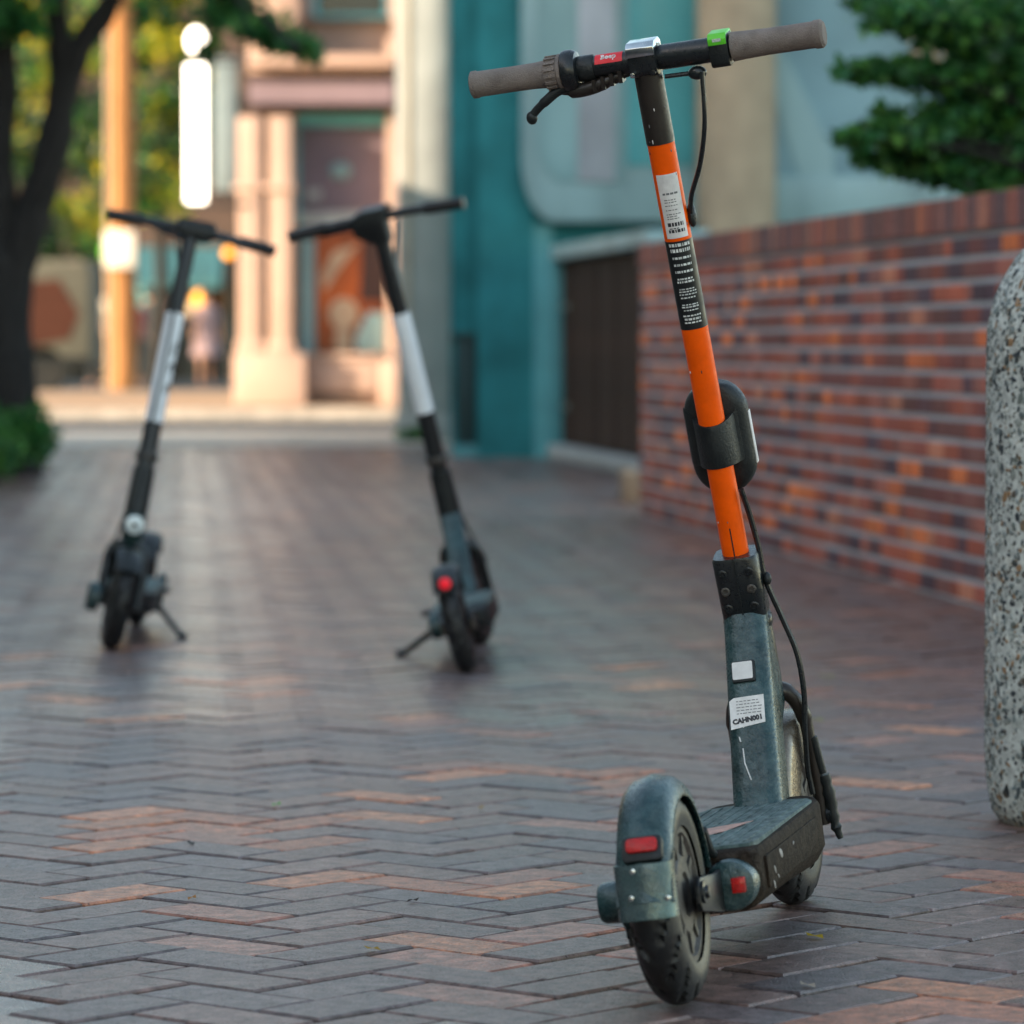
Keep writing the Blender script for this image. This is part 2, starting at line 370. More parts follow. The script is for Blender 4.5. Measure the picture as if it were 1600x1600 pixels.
ap = MB()
ap = tag(MB().box((-6.4, 29.8, -0.03), (3.2, 34.99, -0.010)).build('pavement', 'joint', smooth=0), kind='structure')  # pale strip put in for the glare at the far end of the paving
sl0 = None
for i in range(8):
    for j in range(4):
        if sl0 is None: o = sl0 = MB().box((0, 0, -.02), (1.19, 1.28, 0.012)).build('glare_slab', 'apron_glare', ap, smooth=0, bevel=.004)
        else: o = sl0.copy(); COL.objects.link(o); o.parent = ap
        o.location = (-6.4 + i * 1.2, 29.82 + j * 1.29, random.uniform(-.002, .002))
# far road, kerbs and the sunlit pavement beyond
def kerb(x0, n, ln, y, ztop):
    k = tag(MB().box((x0, y + .01, -0.048), (x0 + n * ln, y + .17, ztop - .02)).build('kerb', 'joint', smooth=0), kind='structure')
    first_ = MB().box((0, 0, -0.04), (ln - .012, .18, ztop)).build('kerb_stone', 'kerb_stone', k, smooth=0, bevel=0.008); first_.location = (x0, y, 0)
    for i in range(1, n):
        o = first_.copy(); COL.objects.link(o); o.parent = k; o.location = (x0 + i * ln, y, 0)
kerb(-7.6, 9, 1.4, 35.0, 0.0)
tag(MB().box((-60, 35.18, -0.048), (60, 41.0, -0.02)).build('road', 'asphalt', smooth=0), kind='structure')
pav = MB().box((-60, 41.2, -0.048), (60, 57.0, 0.08)).build('pavement', 'concrete_pavement', smooth=0); tag(pav, kind='structure')
kerb(-14, 16, 1.5, 41.0, 0.09)
tag(MB().box((-60, 57.0, -0.048), (60, 90, -0.02)).build('road', 'asphalt', smooth=0), kind='structure')

# ------------------------------------------------------------------ brick wall
WA = Vector((0.557, 18.23)); WD = Vector((0.1236, -1)).normalized(); WN = Vector((WD.y, -WD.x))  # WN faces the walkway
WN = Vector((-WD.y, WD.x)) if (Vector((-WD.y, WD.x)).x < 0) else Vector((WD.y, -WD.x))
WM = Matrix(((WD.x, -WN.x, 0, WA.x), (WD.y, -WN.y, 0, WA.y), (0, 0, 1, 0), (0, 0, 0, 1)))   # x along wall, y into wall, z up
WL = 9.0; WT = 0.23; ch = 0.0665; NC = 16
wall = empty('brick_wall', M4=WM, label='long low red and brown brick garden wall with an upright brick coping, running along the right of the walkway', cat='wall')
MB().box((0.004, 0.0035, -0.05), (WL - 0.004, WT - 0.006, NC * ch + 0.09)).build('mortar_core', 'mortar', wall, smooth=0)
BP = [lin(c) for c in ((160, 84, 68), (146, 76, 64), (122, 70, 66), (176, 92, 68), (100, 66, 70), (166, 98, 82), (134, 84, 76), (154, 78, 58), (84, 62, 72), (112, 68, 62))]
BO = [lin(c) for c in ((222, 120, 66), (208, 110, 64), (192, 122, 94))]
def wtone():
    c = random.choice(BO) if random.random() < 0.17 else random.choice(BP)
    f = random.uniform(.92, 1.34); return tuple(x * f for x in c)
wb_ = []
st_, hd_, jt = 0.2, 0.098, 0.004
for r in range(NC):
    x = -random.choice((0, .1, .05, .15)); z0 = r * ch; k = r % 2
    while x < WL:
        ln = hd_ if (random.random() < 0.42) else st_
        x0, x1 = max(x, 0), min(x + ln, WL)
        if x1 - x0 > 0.03: wb_.append((x0, x1, z0 + 0.0075, z0 + ch - 0.0075, 0))
        x += ln + jt
x = 0.0
while x < WL - 0.05:
    wb_.append((x, x + 0.066, NC * ch + 0.010, NC * ch + 0.112, 1)); x += 0.075
def wkey(b):
    Y = WA.y + WD.y * b[0]; px = 800 + F * (WA.x + WD.x * b[0]) / Y
    return (0 if 985 < px < 1610 else 1, Y)
wb_.sort(key=wkey)
fld = MB(); cache = {}
for n_, (x0, x1, z0, z1, cap) in enumerate(wb_):
    tone = wtone() if not cap else tuple(.6 * a + .4 * b for a, b in zip(wtone(), (.17, .11, .10))); pr = random.uniform(-.0008, .0025) + (0.006 if cap else 0)
    wd, ht, dp = round(x1 - x0, 3), round(z1 - z0, 4), WT + 0.004
    def geo(m_):
        c = 0.003
        ring = lambda e, y: [(e, y, e), (wd - e, y, e), (wd - e, y, ht - e), (e, y, ht - e)]
        dep = WT + 0.012 if cap else 0.03
        V = ring(0, dep) + ring(0, c) + ring(c, 0)
        Fs = [(11, 10, 9, 8)] + [(L_ + q, L_ + 4 + q, L_ + 4 + (q + 1) % 4, L_ + (q + 1) % 4) for L_ in (0, 4) for q in range(4)] + [(0, 1, 2, 3)]
        return V, Fs
    if n_ < 300:
        key = (wd, ht, cap)
        if key not in cache:
            me = bpy.data.meshes.new('brick'); V, Fs = geo(0); me.from_pydata(V, [], Fs); me.materials.append(M['wall_brick']); cache[key] = me
        o = bpy.data.objects.new('brick', cache[key]); COL.objects.link(o); o.parent = wall
        o.location = (x0, -pr - (0.006 if cap else 0), z0); o.color = (*tone, 1)
    else:
        V, Fs = geo(0); fld.tint = tone
        fld.add([(x0 + a, b - pr - (0.006 if cap else 0), z0 + c) for a, b, c in V], Fs)
o = fld.build('brick_field', 'wall_brick_field', wall, smooth=0); o['kind'] = 'stuff'
# end face of the wall (toward the doorway) is covered by half bricks
# planter soil behind wall
# ------------------------------------------------------------------ bollard
bY = 6.59; bR = 0.212; bX = X(1542, bY) + bR
bol = empty('bollard', (bX, bY, 0), 'pale exposed-aggregate concrete bollard with a domed top, cut by the right edge', 'bollard')
prof = [(bR - 0.028, 0.0), (bR - 0.012, 0.02), (bR - 0.004, 0.06), (bR, 0.12), (bR, 0.75)]
for k in range(1, 15):
    a = pi / 2 * k / 14; prof.append((bR * cos(a) if k < 14 else 0.0, 0.75 + sin(a) * 0.225))
MB().lathe(prof, seg=64).build('shaft', 'aggregate_matrix', bol, smooth=60)
peb = MB(); ico = bmesh.new(); bmesh.ops.create_icosphere(ico, subdivisions=1, radius=1); IV = [v.co.copy() for v in ico.verts]; IF = [tuple(v.index for v in f.verts) for f in ico.faces]; ico.free()
ico2 = bmesh.new(); bmesh.ops.create_icosphere(ico2, subdivisions=2, radius=1); IV2 = [v.co.copy() for v in ico2.verts]; IF2 = [tuple(v.index for v in f.verts) for f in ico2.faces]; ico2.free()
PC = [lin(c) for c in ((70, 80, 82), (98, 110, 110), (128, 138, 136), (150, 158, 154), (176, 182, 176), (40, 48, 52), (46, 54, 60), (122, 106, 84), (150, 118, 84), (112, 126, 128), (200, 202, 194), (84, 76, 66), (140, 146, 140), (160, 164, 158), (60, 66, 64), (108, 116, 110))]
seg_len = []
for i in range(len(prof) - 1):
    seg_len.append(sqrt((prof[i + 1][0] - prof[i][0]) ** 2 + (prof[i + 1][1] - prof[i][1]) ** 2) * (prof[i + 1][0] + prof[i][0]))
tot = sum(seg_len)
for n_ in range(10500):
    u = random.random() * tot; i = 0
    while u > seg_len[i]: u -= seg_len[i]; i += 1
    t = u / seg_len[i]; r = prof[i][0] * (1 - t) + prof[i + 1][0] * t; h = prof[i][1] * (1 - t) + prof[i + 1][1] * t
    th = random.uniform(radians(140), radians(300)) if n_ < 8500 else random.uniform(0, 2 * pi)
    dr, dh = prof[i + 1][0] - prof[i][0], prof[i + 1][1] - prof[i][1]
    nrm = Vector((dh * cos(th), dh * sin(th), -dr)).normalized()
    s = random.choice((0.0020, 0.0028, 0.0038, 0.0048, 0.006)) * random.uniform(.8, 1.25)
    if random.random() < 0.06: s = random.uniform(.0075, .012)
    a = random.uniform(0, pi); q = nrm.to_track_quat('Z', 'Y').to_matrix() @ Matrix.Rotation(a, 3, 'Z')
    sx, sy = s * random.uniform(.7, 1.3), s * random.uniform(.55, .9)
    c = Vector((r * cos(th), r * sin(th), h)) - nrm * 0.0005
    peb.tint = random.choice(PC)
    jit = random.random() * 10
    peb.add([c + q @ Vector((v.x * sx * (1 + .2 * sin(jit + v.y * 3)), v.y * sy, v.z * 0.0016)) for v in IV], IF)
o = peb.build('aggregate', 'pebble', bol, smooth=60); o['kind'] = 'stuff'

# ------------------------------------------------------------------ scooters
def text_mesh(body, size, font_space=1.0, bold=0.0):
    c = bpy.data.curves.new('t', 'FONT'); c.body = body; c.size = size; c.align_x = 'CENTER'; c.align_y = 'CENTER'
    c.resolution_u = 2; c.space_character = font_space; c.offset = bold
    o = bpy.data.objects.new('t', c); COL.objects.link(o)
    dg = bpy.context.evaluated_depsgraph_get(); me = bpy.data.meshes.new_from_object(o.evaluated_get(dg))
    bpy.data.objects.remove(o); V = [v.co.copy() for v in me.vertices]; Fs = [tuple(p.vertices) for p in me.polygons]
    bpy.data.meshes.remove(me); return V, Fs

def tyre(mb, cx, cy, cz, R, rt, wid, m=None, groove=True):
    n, k = 196, 22
    V = []
    for i in range(n):
        a = 2 * pi * i / n
        for j in range(k):
            b = -pi * 0.62 + 2 * pi * 0.62 * j / (k - 1)     # across the tread
            x = wid / 2 * sin(b) / 1.0 if abs(b) < pi / 2 else wid / 2 * (1 if b > 0 else -1) * (1 - 0.25 * (abs(b) - pi / 2))
            rr = (R - rt) + rt * max(cos(b), -0.45)
            if groove and abs(b) < 1.15:
                ph = (a * 14 / (2 * pi) + abs(b) * 0.9 + .35 * sin(b * 2)) % 1.0
                if ph < 0.20 and abs(b) > 0.10: rr -= 0.0065
                if abs(abs(b) - 0.05) < 0.06 and i % 2 == 99: rr -= 0.002
            V.append(Vector((cx + x, cy + rr * cos(a), cz + rr * sin(a))))
    Fs = [(i * k + j, ((i + 1) % n) * k + j, ((i + 1) % n) * k + j + 1, i * k + j + 1) for i in range(n) for j in range(k - 1)]
    mb.add(V, Fs)
def wheel(name, root, cy, R, rt, wid, msteer, hubmat='hub'):
    w_ = MB(msteer); tyre(w_, 0, cy, R, R, rt, wid)
    wo = w_.build(name, 'rubber', root, smooth=50)
    h = MB(msteer); RX = Matrix.Translation((0, cy, R)) @ Matrix.Rotation(pi / 2, 4, 'Y'); hw = wid * 0.40
    ri = R - rt * 1.35
    h.lathe([(0.0, -hw * 0.8), (0.022, -hw * 0.8), (0.026, -hw * .95), (ri * .55, -hw * .9), (ri * .6, -hw * .75), (ri * .85, -hw * .8), (ri * .9, -hw), (ri, -hw), (ri, hw), (ri * .9, hw), (ri * .85, hw * .8),
             (ri * .6, hw * .75), (ri * .55, hw * .9), (0.026, hw * .95), (0.022, hw * .8), (0.0, hw * .8)], RX, 48)
    for q in range(9):
        a = 2 * pi * q / 9
        for sg in (-1, 1):
            h.box((ri * .58, -.004, hw * .74 * sg - .003), (ri * .87, .004, hw * .74 * sg + .004), RX @ Matrix.Rotation(a, 4, 'Z'))
    h.build('rim', hubmat, wo, smooth=35)
    return wo

def make_orange():
    X0, Y0, yaw, lean = 0.1958, 4.7784, 0.2188, 0.1398
    MW = Matrix.Translation((X0, Y0, 0.0)) @ Matrix.Rotation(-yaw, 4, 'Z') @ Matrix.Rotation(-lean, 4, 'Y')
    MI = MW.inverted()
    root = empty('kick_scooter', M4=MW, label='large sharp orange-stemmed kick scooter with grey handlebar grips in the foreground', cat='kick scooter', group=None)
    def loc(px, py, y):
        d = MI.to_3x3() @ ray(px, py); o = MI @ Vector((0, 0, HC)); return o + d * ((y - o.y) / d.y)
    A, B = Vector((0, 0.859, 0.125)), Vector((0, 0.5928, 1.144)); AX = (B - A).normalized()
    def S(z): return A + AX * ((z - A.z) / AX.z)
    fr = AX.cross(Vector((1, 0, 0))).normalized()   # roughly +y or -y
    if fr.y < 0: fr = -fr
    ST = Matrix.Translation(A) @ Matrix.Rotation(-0.063, 4, AX) @ Matrix.Translation(-A)
    def stemM(z):   # matrix: local z along stem, x right, y forward
        c = S(z); return Matrix(((1, fr.x, AX.x, c.x), (0, fr.y, AX.y, c.y), (0, fr.z, AX.z, c.z), (0, 0, 0, 1)))
    # wheels
    wheel('rear_wheel', root, 0.0, 0.125, 0.034, 0.058, I4)
    wheel('front_wheel', root, 0.876, 0.125, 0.034, 0.056, ST)
    # rear fender
    def arc_fender(mb, cy, cz, R, wid, a0, a1, flange, n=40, th=0.003, tail=None, cut=.82):
        rings = []
        for i in range(n + 1):
            a = radians(a0 + (a1 - a0) * i / n)
            def P(x, r):
                if tail is not None and a > tail:
                    q = Vector((x, cy + r * cos(tail), cz + r * sin(tail))); t = (a - tail) * R
                    return q + Vector((0, -sin(tail) * t * 1.0, cos(tail) * t * 1.0))
                return Vector((x, cy + r * cos(a), cz + r * sin(a)))
            h = wid / 2; c = wid * .40 if tail is not None else 0.018
            fl = flange * (1 if i < n * cut or cut > 1 else max(0.35, 1 - (i - n * cut) / (n * (1 - cut))))
            outer = [P(-h, R - fl), P(-h, R - c), P(-h + c * .12, R - c * .45), P(-h + c * .45, R - c * .12), P(-h + c, R), P(0, R + .0015), P(h - c, R), P(h - c * .45, R - c * .12), P(h - c * .12, R - c * .45), P(h, R - c), P(h, R - fl)]
            inner = [P(h - th, R - fl), P(h - th, R - c), P(h - c, R - th), P(0, R - th), P(-h + c, R - th), P(-h + th, R - c), P(-h + th, R - fl)]
            rings.append(outer + inner)
        mb.loft(rings)
    fe = MB(); arc_fender(fe, 0, 0.125, 0.139, 0.066, 8, 176, 0.024, tail=radians(163))
    feo = fe.build('rear_fender', 'dusty_metal', root, smooth=40)
    fl_ = MB(); zf0, zf1 = 0.116, 0.178
    rings = []
    for zz in (zf0, zf0 + .003, zf1 - .003, zf1):
        ins = .0008 if zz in (zf0, zf1) else 0
        yb = -0.139 * cos(radians(17)) - (zf1 - zz) * .10 - .0022
        rings.append([Vector((x, yb + y, zz)) for x, y in [(-.0334, .026), (-.0336, .016), (-.030, .006), (-.021, .0004), (0, -.0016 + ins), (.021, .0004), (.030, .006), (.0336, .016), (.0334, .026), (.031, .026), (.027, .010), (0, .003), (-.027, .010), (-.031, .026)]])
    fl_.loft(rings); fl_.build('mudflap', 'flap_metal', feo, smooth=40)
    # tail reflector on the fender
    a = radians(151); c = Vector((0, 0.139 * cos(a), 0.125 + 0.139 * sin(a))); nr = Vector((0, cos(a), sin(a)))
    tz = Vector((0, -sin(a), cos(a))) * -1
    RM = Matrix(((1, tz.x, nr.x, c.x + 0.003), (0, tz.y, nr.y, c.y), (0, tz.z, nr.z, c.z), (0, 0, 0, 1)))
    MB(RM).prism(rrect(0.046, 0.030, 0.006), 'z', -0.004, 0.006).build('reflector_housing', 'black_plastic', feo, bevel=0.0012, smooth=40)
    MB(RM @ Matrix.Translation((0, 0.003, 0))).prism(rrect(0.036, 0.017, 0.005), 'z', 0.005, 0.010).build('tail_reflector', 'red_reflector', feo, bevel=0.0015, smooth=40)
    for (px, py) in ((990, 1361), (988, 1403), (1045, 1402)):
        p = loc(px, py, -0.135); p.y = -0.1355 
        MB().lathe([(0.0035, 0), (0.0033, .002), (0, .0032)], Matrix.Translation((p.x, -0.1405, p.z)) @ Matrix.Rotation(pi / 2, 4, 'X'), 10).build('screw', 'chrome', feo)
    # fender strut to the deck
    MB().tube(curve_pts([(0.030, 0.158, 0.150), (0.0305, 0.132, 0.160), (0.030, 0.108, 0.186)], 5), 0.0055, 8).build('fender_strut', 'black_plastic', root)
    # axle covers and swing arm
    for sg in (-1, 1):
        arm = MB(); arm.prism([(-0.014, 0.114), (-0.006, 0.104), (0.12, 0.086), (0.19, 0.085), (0.19, 0.140), (0.11, 0.134), (0.0, 0.142), (-0.012, 0.134)], 'x', sg * 0.037 - 0.003, sg * 0.037 + 0.003); arm.build('rear_fork_arm', 'rubber', root, bevel=0.001)
    RXl = Matrix.Translation((-0.044, 0.0, 0.125)) @ Matrix.Rotation(-pi / 2, 4, 'Y')
    MB().lathe([(0.033, 0), (0.034, 0.003), (0.033, 0.008), (0.025, 0.010), (0.024, 0.030), (0.021, 0.035), (0, 0.036)], RXl, 32).build('axle_cover', 'dusty_metal', root)
    bk = MB().box((-0.052, -0.012, 0.082), (-0.044, 0.012, 0.12)); bk.box((-0.052, -0.004, 0.072), (-0.046, 0.004, 0.09)); bk.build('axle_tab', 'black_metal', root, bevel=0.001)
    RXr = Matrix.Translation((0.040, 0.0, 0.125)) @ Matrix.Rotation(pi / 2, 4, 'Y')
    MB().lathe([(0.013, 0), (0.013, 0.004), (0.008, 0.005), (0.007, 0.009), (0, 0.010)], RXr, 24).build('axle_nut', 'black_metal', root)
    # deck
    def deck_ring(y, z0, z1, w2):
        r = 0.009
        return [Vector((x, y, z)) for x, z in [(w2, z1 - r), (w2 - r * .3, z1 - r * .3), (w2 - r, z1), (-w2 + r, z1), (-w2 + r * .3, z1 - r * .3), (-w2, z1 - r), (-w2, z0 + .022), (-w2 + .012, z0 + .004), (-w2 + .024, z0), (w2 - .024, z0), (w2 - .012, z0 + .004), (w2, z0 + .022)]]
    dk = MB(); ys = [(0.150, .088, .146, .060), (0.158, .082, .152, .074), (0.172, .079, .154, .081), (0.40, .079, .155, .083), (0.60, .074, .156, .083), (0.67, .074, .157, .081), (0.71, .080, .158, .070), (0.738, .092, .157, .050)]
    dk.loft([deck_ring(*q) for q in ys]); dko = dk.build('deck', 'deck_side', root, smooth=35)
    mt = MB(); mt.prism([(.070, .175), (.076, .20), (.076, .64), (.066, .672), (.040, .69), (-.040, .69), (-.066, .672), (-.076, .64), (-.076, .20), (-.070, .175)], 'z', .150, .1585)
    mto = mt.build('grip_mat', 'grip_tape', dko, bevel=0.001)
    rb = MB()
    for q in range(9):
        x = -0.062 + q * 0.0155; rb.box((x - .0022, .19, .158), (x + .0022, .66, .1598))
    rb.build('rib', 'grip_tape', mto, smooth=0)
    p = [loc(*q, 0.3) for q in ((1112, 1302), (1170, 1274))]
    MB().prism([(-.065, .27), (-.020, .285), (.012, .33), (.034, .43), (-.01, .40), (-.060, .345)], 'z', .1598, .1602).build('worn_reflection_patch', 'pink_wear_reflection', mto, smooth=0)  # pink decal: worn sticker with a reflection painted into it
    for sg in (1, -1):
        x = sg * 0.0835
        MB().prism([(.20, .100), (.50, .100), (.60, .112), (.60, .140), (.20, .138)], 'x', x - .002, x + .0014).build('side_panel', 'deck_side', dko, bevel=0.0008)
    for (y_, z_, s_) in ((.245, .116, .005), (.302, .129, .009), (.228, .100, .005), (.262, .106, .003), (.40, .13, .003)):
        MB().ell((0.0852, y_, z_), (0.0012, s_ * 1.3, s_ * .55), 8, Matrix.Rotation(y_ * 9, 3, 'X')).build('scuff', 'kerb_stone', dko)
    # rear corner housing with red reflector
    HM = Matrix.Translation((0.048, 0.150, 0.114)) @ Matrix.Rotation(pi / 2, 4, 'X')
    ho = MB(HM).lathe([(0.031, -0.02), (0.031, 0.010), (0.029, 0.016), (0.022, 0.019), (0, 0.020)], None, 32).build('rear_housing', 'dusty_metal', dko)
    MB().box((0.052, 0.1225, 0.106), (0.068, 0.1345, 0.124)).build('red_reflector', 'red_reflector', ho, bevel=0.001)
    ed = MB().tube(curve_pts([(0.018, .149, .150), (0.010, .147, .135), (0.008, .146, .115), (0.013, .146, .095), (0.024, .148, .084)], 5), 0.0022, 8)
    ed.build('edge_rim', 'chrome', ho)
    # neck
    nk = MB()
    rings = []
    for t in [i / 10 for i in range(11)]:
        z = 0.150 + 0.258 * t
        yr = 0.655 + (0.757 - 0.655) * t; yf = [0.745, .815][0] + (0.822 - 0.745) * min(1, t * 1.25)
        if t > .45: yf = 0.822 - (t - .8) * .02
        wd = 0.066 - 0.008 * t
        rings.append([Vector((x, y, z)) for x, y in rrect(wd, yf - yr, 0.019, 6, 0, (yf + yr) / 2)])
    nk.loft(rings); nko = nk.build('neck', 'dusty_metal', root, smooth=40)
    # cheek bulge on the front of neck (head tube)
    MB(stemM(0.40)).lathe([(0.026, -0.13), (0.030, -0.12), (0.031, -0.03), (0.029, 0.0)], None, 32).build('head_tube', 'brown_black_metal', root)
    # labels on the rear face of the neck: local frame
    def neckM(t):
        z = 0.150 + 0.258 * t; yr = 0.655 + 0.102 * t; up = Vector((0, 0.102, 0.258)).normalized(); nb = Vector((0, -up.z, up.y))
        return Matrix(((1, up.x, nb.x, 0), (0, up.y, nb.y, yr), (0, up.z, nb.z, z), (0, 0, 0, 1)))
    def zt(py): return min(1, max(0, (1250 - py) / (1250 - 965)))
    N1 = neckM(zt(1053)) @ Matrix.Translation((-0.004, 0, 0))
    MB(N1).prism(rrect(.031, .029, .002), 'z', -0.001, 0.0045).build('code_tag', 'black_plastic', nko, bevel=.0008)
    MB(N1 @ Matrix.Translation((-.001, .001, 0))).prism(rrect(.027, .024, .002), 'z', 0.0046, 0.005).build('plain_label', 'label_white', nko, smooth=0)
    N2 = neckM(zt(1108)) @ Matrix.Translation((-0.002, 0, 0))
    MB(N2).prism([(-.024, -.024), (.022, -.018), (.022, .020), (-.018, .019), (-.024, .015)], 'z', -0.0005, 0.0009).build('paper_label', 'label_white', nko, smooth=0)
    V, Fs = text_mesh('CAHN001', 0.0092, 1.0, 0.0006)
    MB(N2 @ Matrix.Translation((-0.001, -0.0135, 0.0013)) @ Matrix.Rotation(0.12, 4, 'Z')).add(V, Fs) if False else None
    tm = MB(N2 @ Matrix.Translation((-0.001, -0.0125, 0.0013)) @ Matrix.Rotation(0.10, 4, 'Z')); tm.add(V, Fs); tm.build('label_lettering', 'ink_dark', nko, smooth=0)
    gl = MB(N2); rnd = random.Random(3)
    for r_ in range(5):
        x = -.015
        while x < .014:
            l_ = rnd.uniform(.002, .006); gl.box((x, .013 - r_ * .0042, .0010), (x + l_, .0141 - r_ * .0042, .0012)); x += l_ + .0015
    gl.build('small_print', 'ink', nko, smooth=0)
    # scratches on neck
    sc = MB(neckM(0.2)); 
    for (x0, y0, x1, y1) in ((-.012, .032, -.011, .012), (-.011, .012, -.004, -.012), (-.016, .048, -.0145, .041), (-.010, .062, -.0095, .060)):
        sc.tube([(x0, y0, .0003), (x1, y1, .0003)], 0.0009, 6)
    sc.build('scratch', 'label_white', nko)
    # clamp
    cl = MB(stemM(0.40)); cl.loft([[Vector((x, y, z)) for x, y in rrect(w_, d_, .014, 5)] for z, w_, d_ in ((0.0, .054, .056), (.004, .059, .060), (.083, .061, .060), (.087, .058, .057))])
    clo = cl.build('stem_clamp', 'black_metal', root, smooth=40)
    MB(stemM(0.40)).box((-.0008, -.0315, 0.001), (.0010, -.0290, .0875)).build('clamp_slit', 'label_black', clo, smooth=0)
    for sg in (-1, 1):
        for q, hz in enumerate((0.068, 0.044, 0.020)):
            Mb = stemM(0.40) @ Matrix.Translation((sg * 0.0175, -0.0295, hz)) @ Matrix.Rotation(pi / 2, 4, 'X')
            MB(Mb).lathe([(0.0062, 0), (0.0062, .0018), (.0050, .0026), (.0034, .0026), (.0030, .0006), (0, .0005)], None, 16).build('bolt', 'black_metal' if q != 1 else 'hub', clo)
    MB(stemM(0.385)).lathe([(0.031, -0.002), (0.033, 0.002), (0.033, 0.012), (0.030, 0.016)], None, 32).build('headset_ring', 'black_metal', root)
    # stem
    def z_of(py): return 1.144 - (py - 76) / 1193.0
    def stube(z0, z1, r): return MB(stemM(z0)).lathe([(r, 0), (r, (z1 - z0) / AX.z)], None, 40)
    sto = stube(0.47, z_of(218), 0.0178).build('stem', 'orange_paint', root)
    stube(z_of(218), 1.150, 0.0186).build('upper_stem', 'brown_black_metal', root)
    stube(z_of(503), z_of(366), 0.01815).build('warning_wrap', 'label_black', sto)
    MB(stemM(0.485)).box((0.0002, -.0182, -.004), (.0018, -.0172, .038)).build('slit', 'label_black', sto, smooth=0)
    rc = random.Random(11)
    for q in range(14):
        zc_ = rc.choice((.50, .53, .56, .70, .73, .76, .92, .985, 1.0, 1.015, 1.03, 1.05, 1.07, 1.09)); an = -pi / 2 + rc.uniform(-1.0, 1.2); r_ = .0179 if zc_ < 1.02 else .0187
        MB(stemM(zc_)).ell((r_ * cos(an), r_ * sin(an), 0), (.0008, .0006, rc.uniform(.0008, .003)), 8).build('paint_chip', rc.choice(('label_white', 'label_black', 'ink')), sto)
    # wrapped decals
    def wrap(mbname, items, matn, zc, r, ang=0.16):
        mb = MB(stemM(zc))
        for V, Fs in items:
            P = []
            for v in V:
                t = -pi / 2 + ang + v[0] / r; P.append((r * cos(t), r * sin(t), v[1]))
            mb.add(P, Fs)
        return mb.build(mbname, matn, sto, smooth=0)
    def rect(x0, y0, x1, y1, n=6):
        V = [(x0 + (x1 - x0) * i / n, y) for y in (y0, y1) for i in range(n + 1)]
        return V, [(i, i + 1, n + 2 + i, n + 1 + i) for i in range(n)]
    zl = z_of(312); lh = 0.0425
    lab = [rect(-.0155, -lh, .0155, lh, 12)]
    wrap('information_label', lab, 'label_white', zl, 0.01835)
    rnd = random.Random(5); it = []
    def line(y, x0, x1, h):
        x = x0
        while x < x1 - .001:
            l_ = min(rnd.uniform(.0018, .005), x1 - x); it.append(rect(x, y, x + l_, y + h, 2)); x += l_ + .0011
    line(.0155, -.010, .011, .0026)
    for y in (.0080, .0048, .0004, -.0055, -.0110, -.0140, -.0170): line(y, -.0095, .0105 - rnd.uniform(0, .006), .0012)
    wrap('label_lines', it, 'ink', zl, 0.0186)
    it = []; line(-.0265, -.0105, .011, .0050); line(-.0350, -.0105, .0115, .0042); line(-.0300, -.009, .004, .0012)
    wrap('label_panel', it, 'ink_dark', zl, 0.0186)
    zl2 = (z_of(366) + z_of(503)) / 2; it = []
    for py, h, wd in ((372, .0042, .030), (381, .0046, .028), (392, .0030, .026), (403, .0030, .025), (414, .003, .025), (425, .0022, .022), (430, .0026, .024),
                      (441, .0016, .022), (445, .0016, .024), (449.5, .0016, .024), (455, .0018, .022), (466, .0016, .022), (470, .002, .024), (475, .0016, .02), (484, .0020, .025), (490, .0028, .022), (495, .002, .024)):
        line(z_of(py) - zl2, -wd / 2, wd / 2, h)
    wrap('small_print', it, 'ink_white', zl2, 0.0184)
    # battery pod on the far side with collar round the stem
    zb = z_of(688); pm = stemM(zb) @ Matrix.Translation((0.002, 0.036, 0))
    pod = MB(pm); rings = []; hw, hh = 0.043, 0.077
    for i in range(25):
        zz = -hh + 2 * hh * i / 24; e = max(0.0, abs(zz) - (hh - hw)); wx = sqrt(max(hw * hw - e * e, 1e-7)) if e > 0 else hw
        f = wx / hw; rings.append([Vector((x, y, zz)) for x, y in rrect(max(wx * 2, .004), .040 * (0.55 + .45 * f), min(.018 * f + .0012, wx * .9), 5)])
    pod.loft(rings); po = pod.build('battery_pod', 'black_plastic', root, smooth=50)
    MB(pm).box((.0415, -.006, -.042), (.0438, .006, .030)).build('reflective_strip', 'label_white', po, bevel=0.001)
    cm = stemM(zb); co = MB(cm); rings = []
    for zz, sx, yy in ((-.030, .96, 0), (-.026, 1.0, 0), (0.0, 1.0, 0), (.024, 1.0, 0), (.028, .97, 0)):
        P = []
        for k in range(33):
            u = -1 + 2 * k / 32; x = u * .0405 * sx
            bulge = 0.0245 * sx * cos(min(abs(x) / .027, 1) * pi / 2) ** 0.6 if abs(x) < .027 else 0.0
            y = 0.012 + .016 * abs(u) ** 5 - bulge * 1.35
            P.append(Vector((x, y, zz + (.020 * (abs(u) ** 3) if zz > 0 else (-.004 * abs(u) ** 3)))))
        P += [Vector((.0395 * sx, .040, zz)), Vector((-.0395 * sx, .040, zz))]
        rings.append(P)
    co.loft(rings); co.build('mounting_collar', 'black_plastic', root, smooth=45)
    # fork and front fender
    fm = ST
    fk = MB(fm)
    for sg in (-1, 1):
        pts = [(sg * .010, .820, .300), (sg * .036, .826, .286), (sg * .048, .838, .258), (sg * .050, .850, .215), (sg * .051, .866, .150), (sg * .051, .874, .105)]
        fk.tube(curve_pts(pts, 6), [0.012] * 6 + [0.0105] * 8 + [0.0085] * 10 + [.0085] * 7, 12)
    fk.ell((0, .820, .292), (.034, .024, .018), 14)
    fko = fk.build('fork', 'brown_black_metal', root, smooth=45, bevel=0)
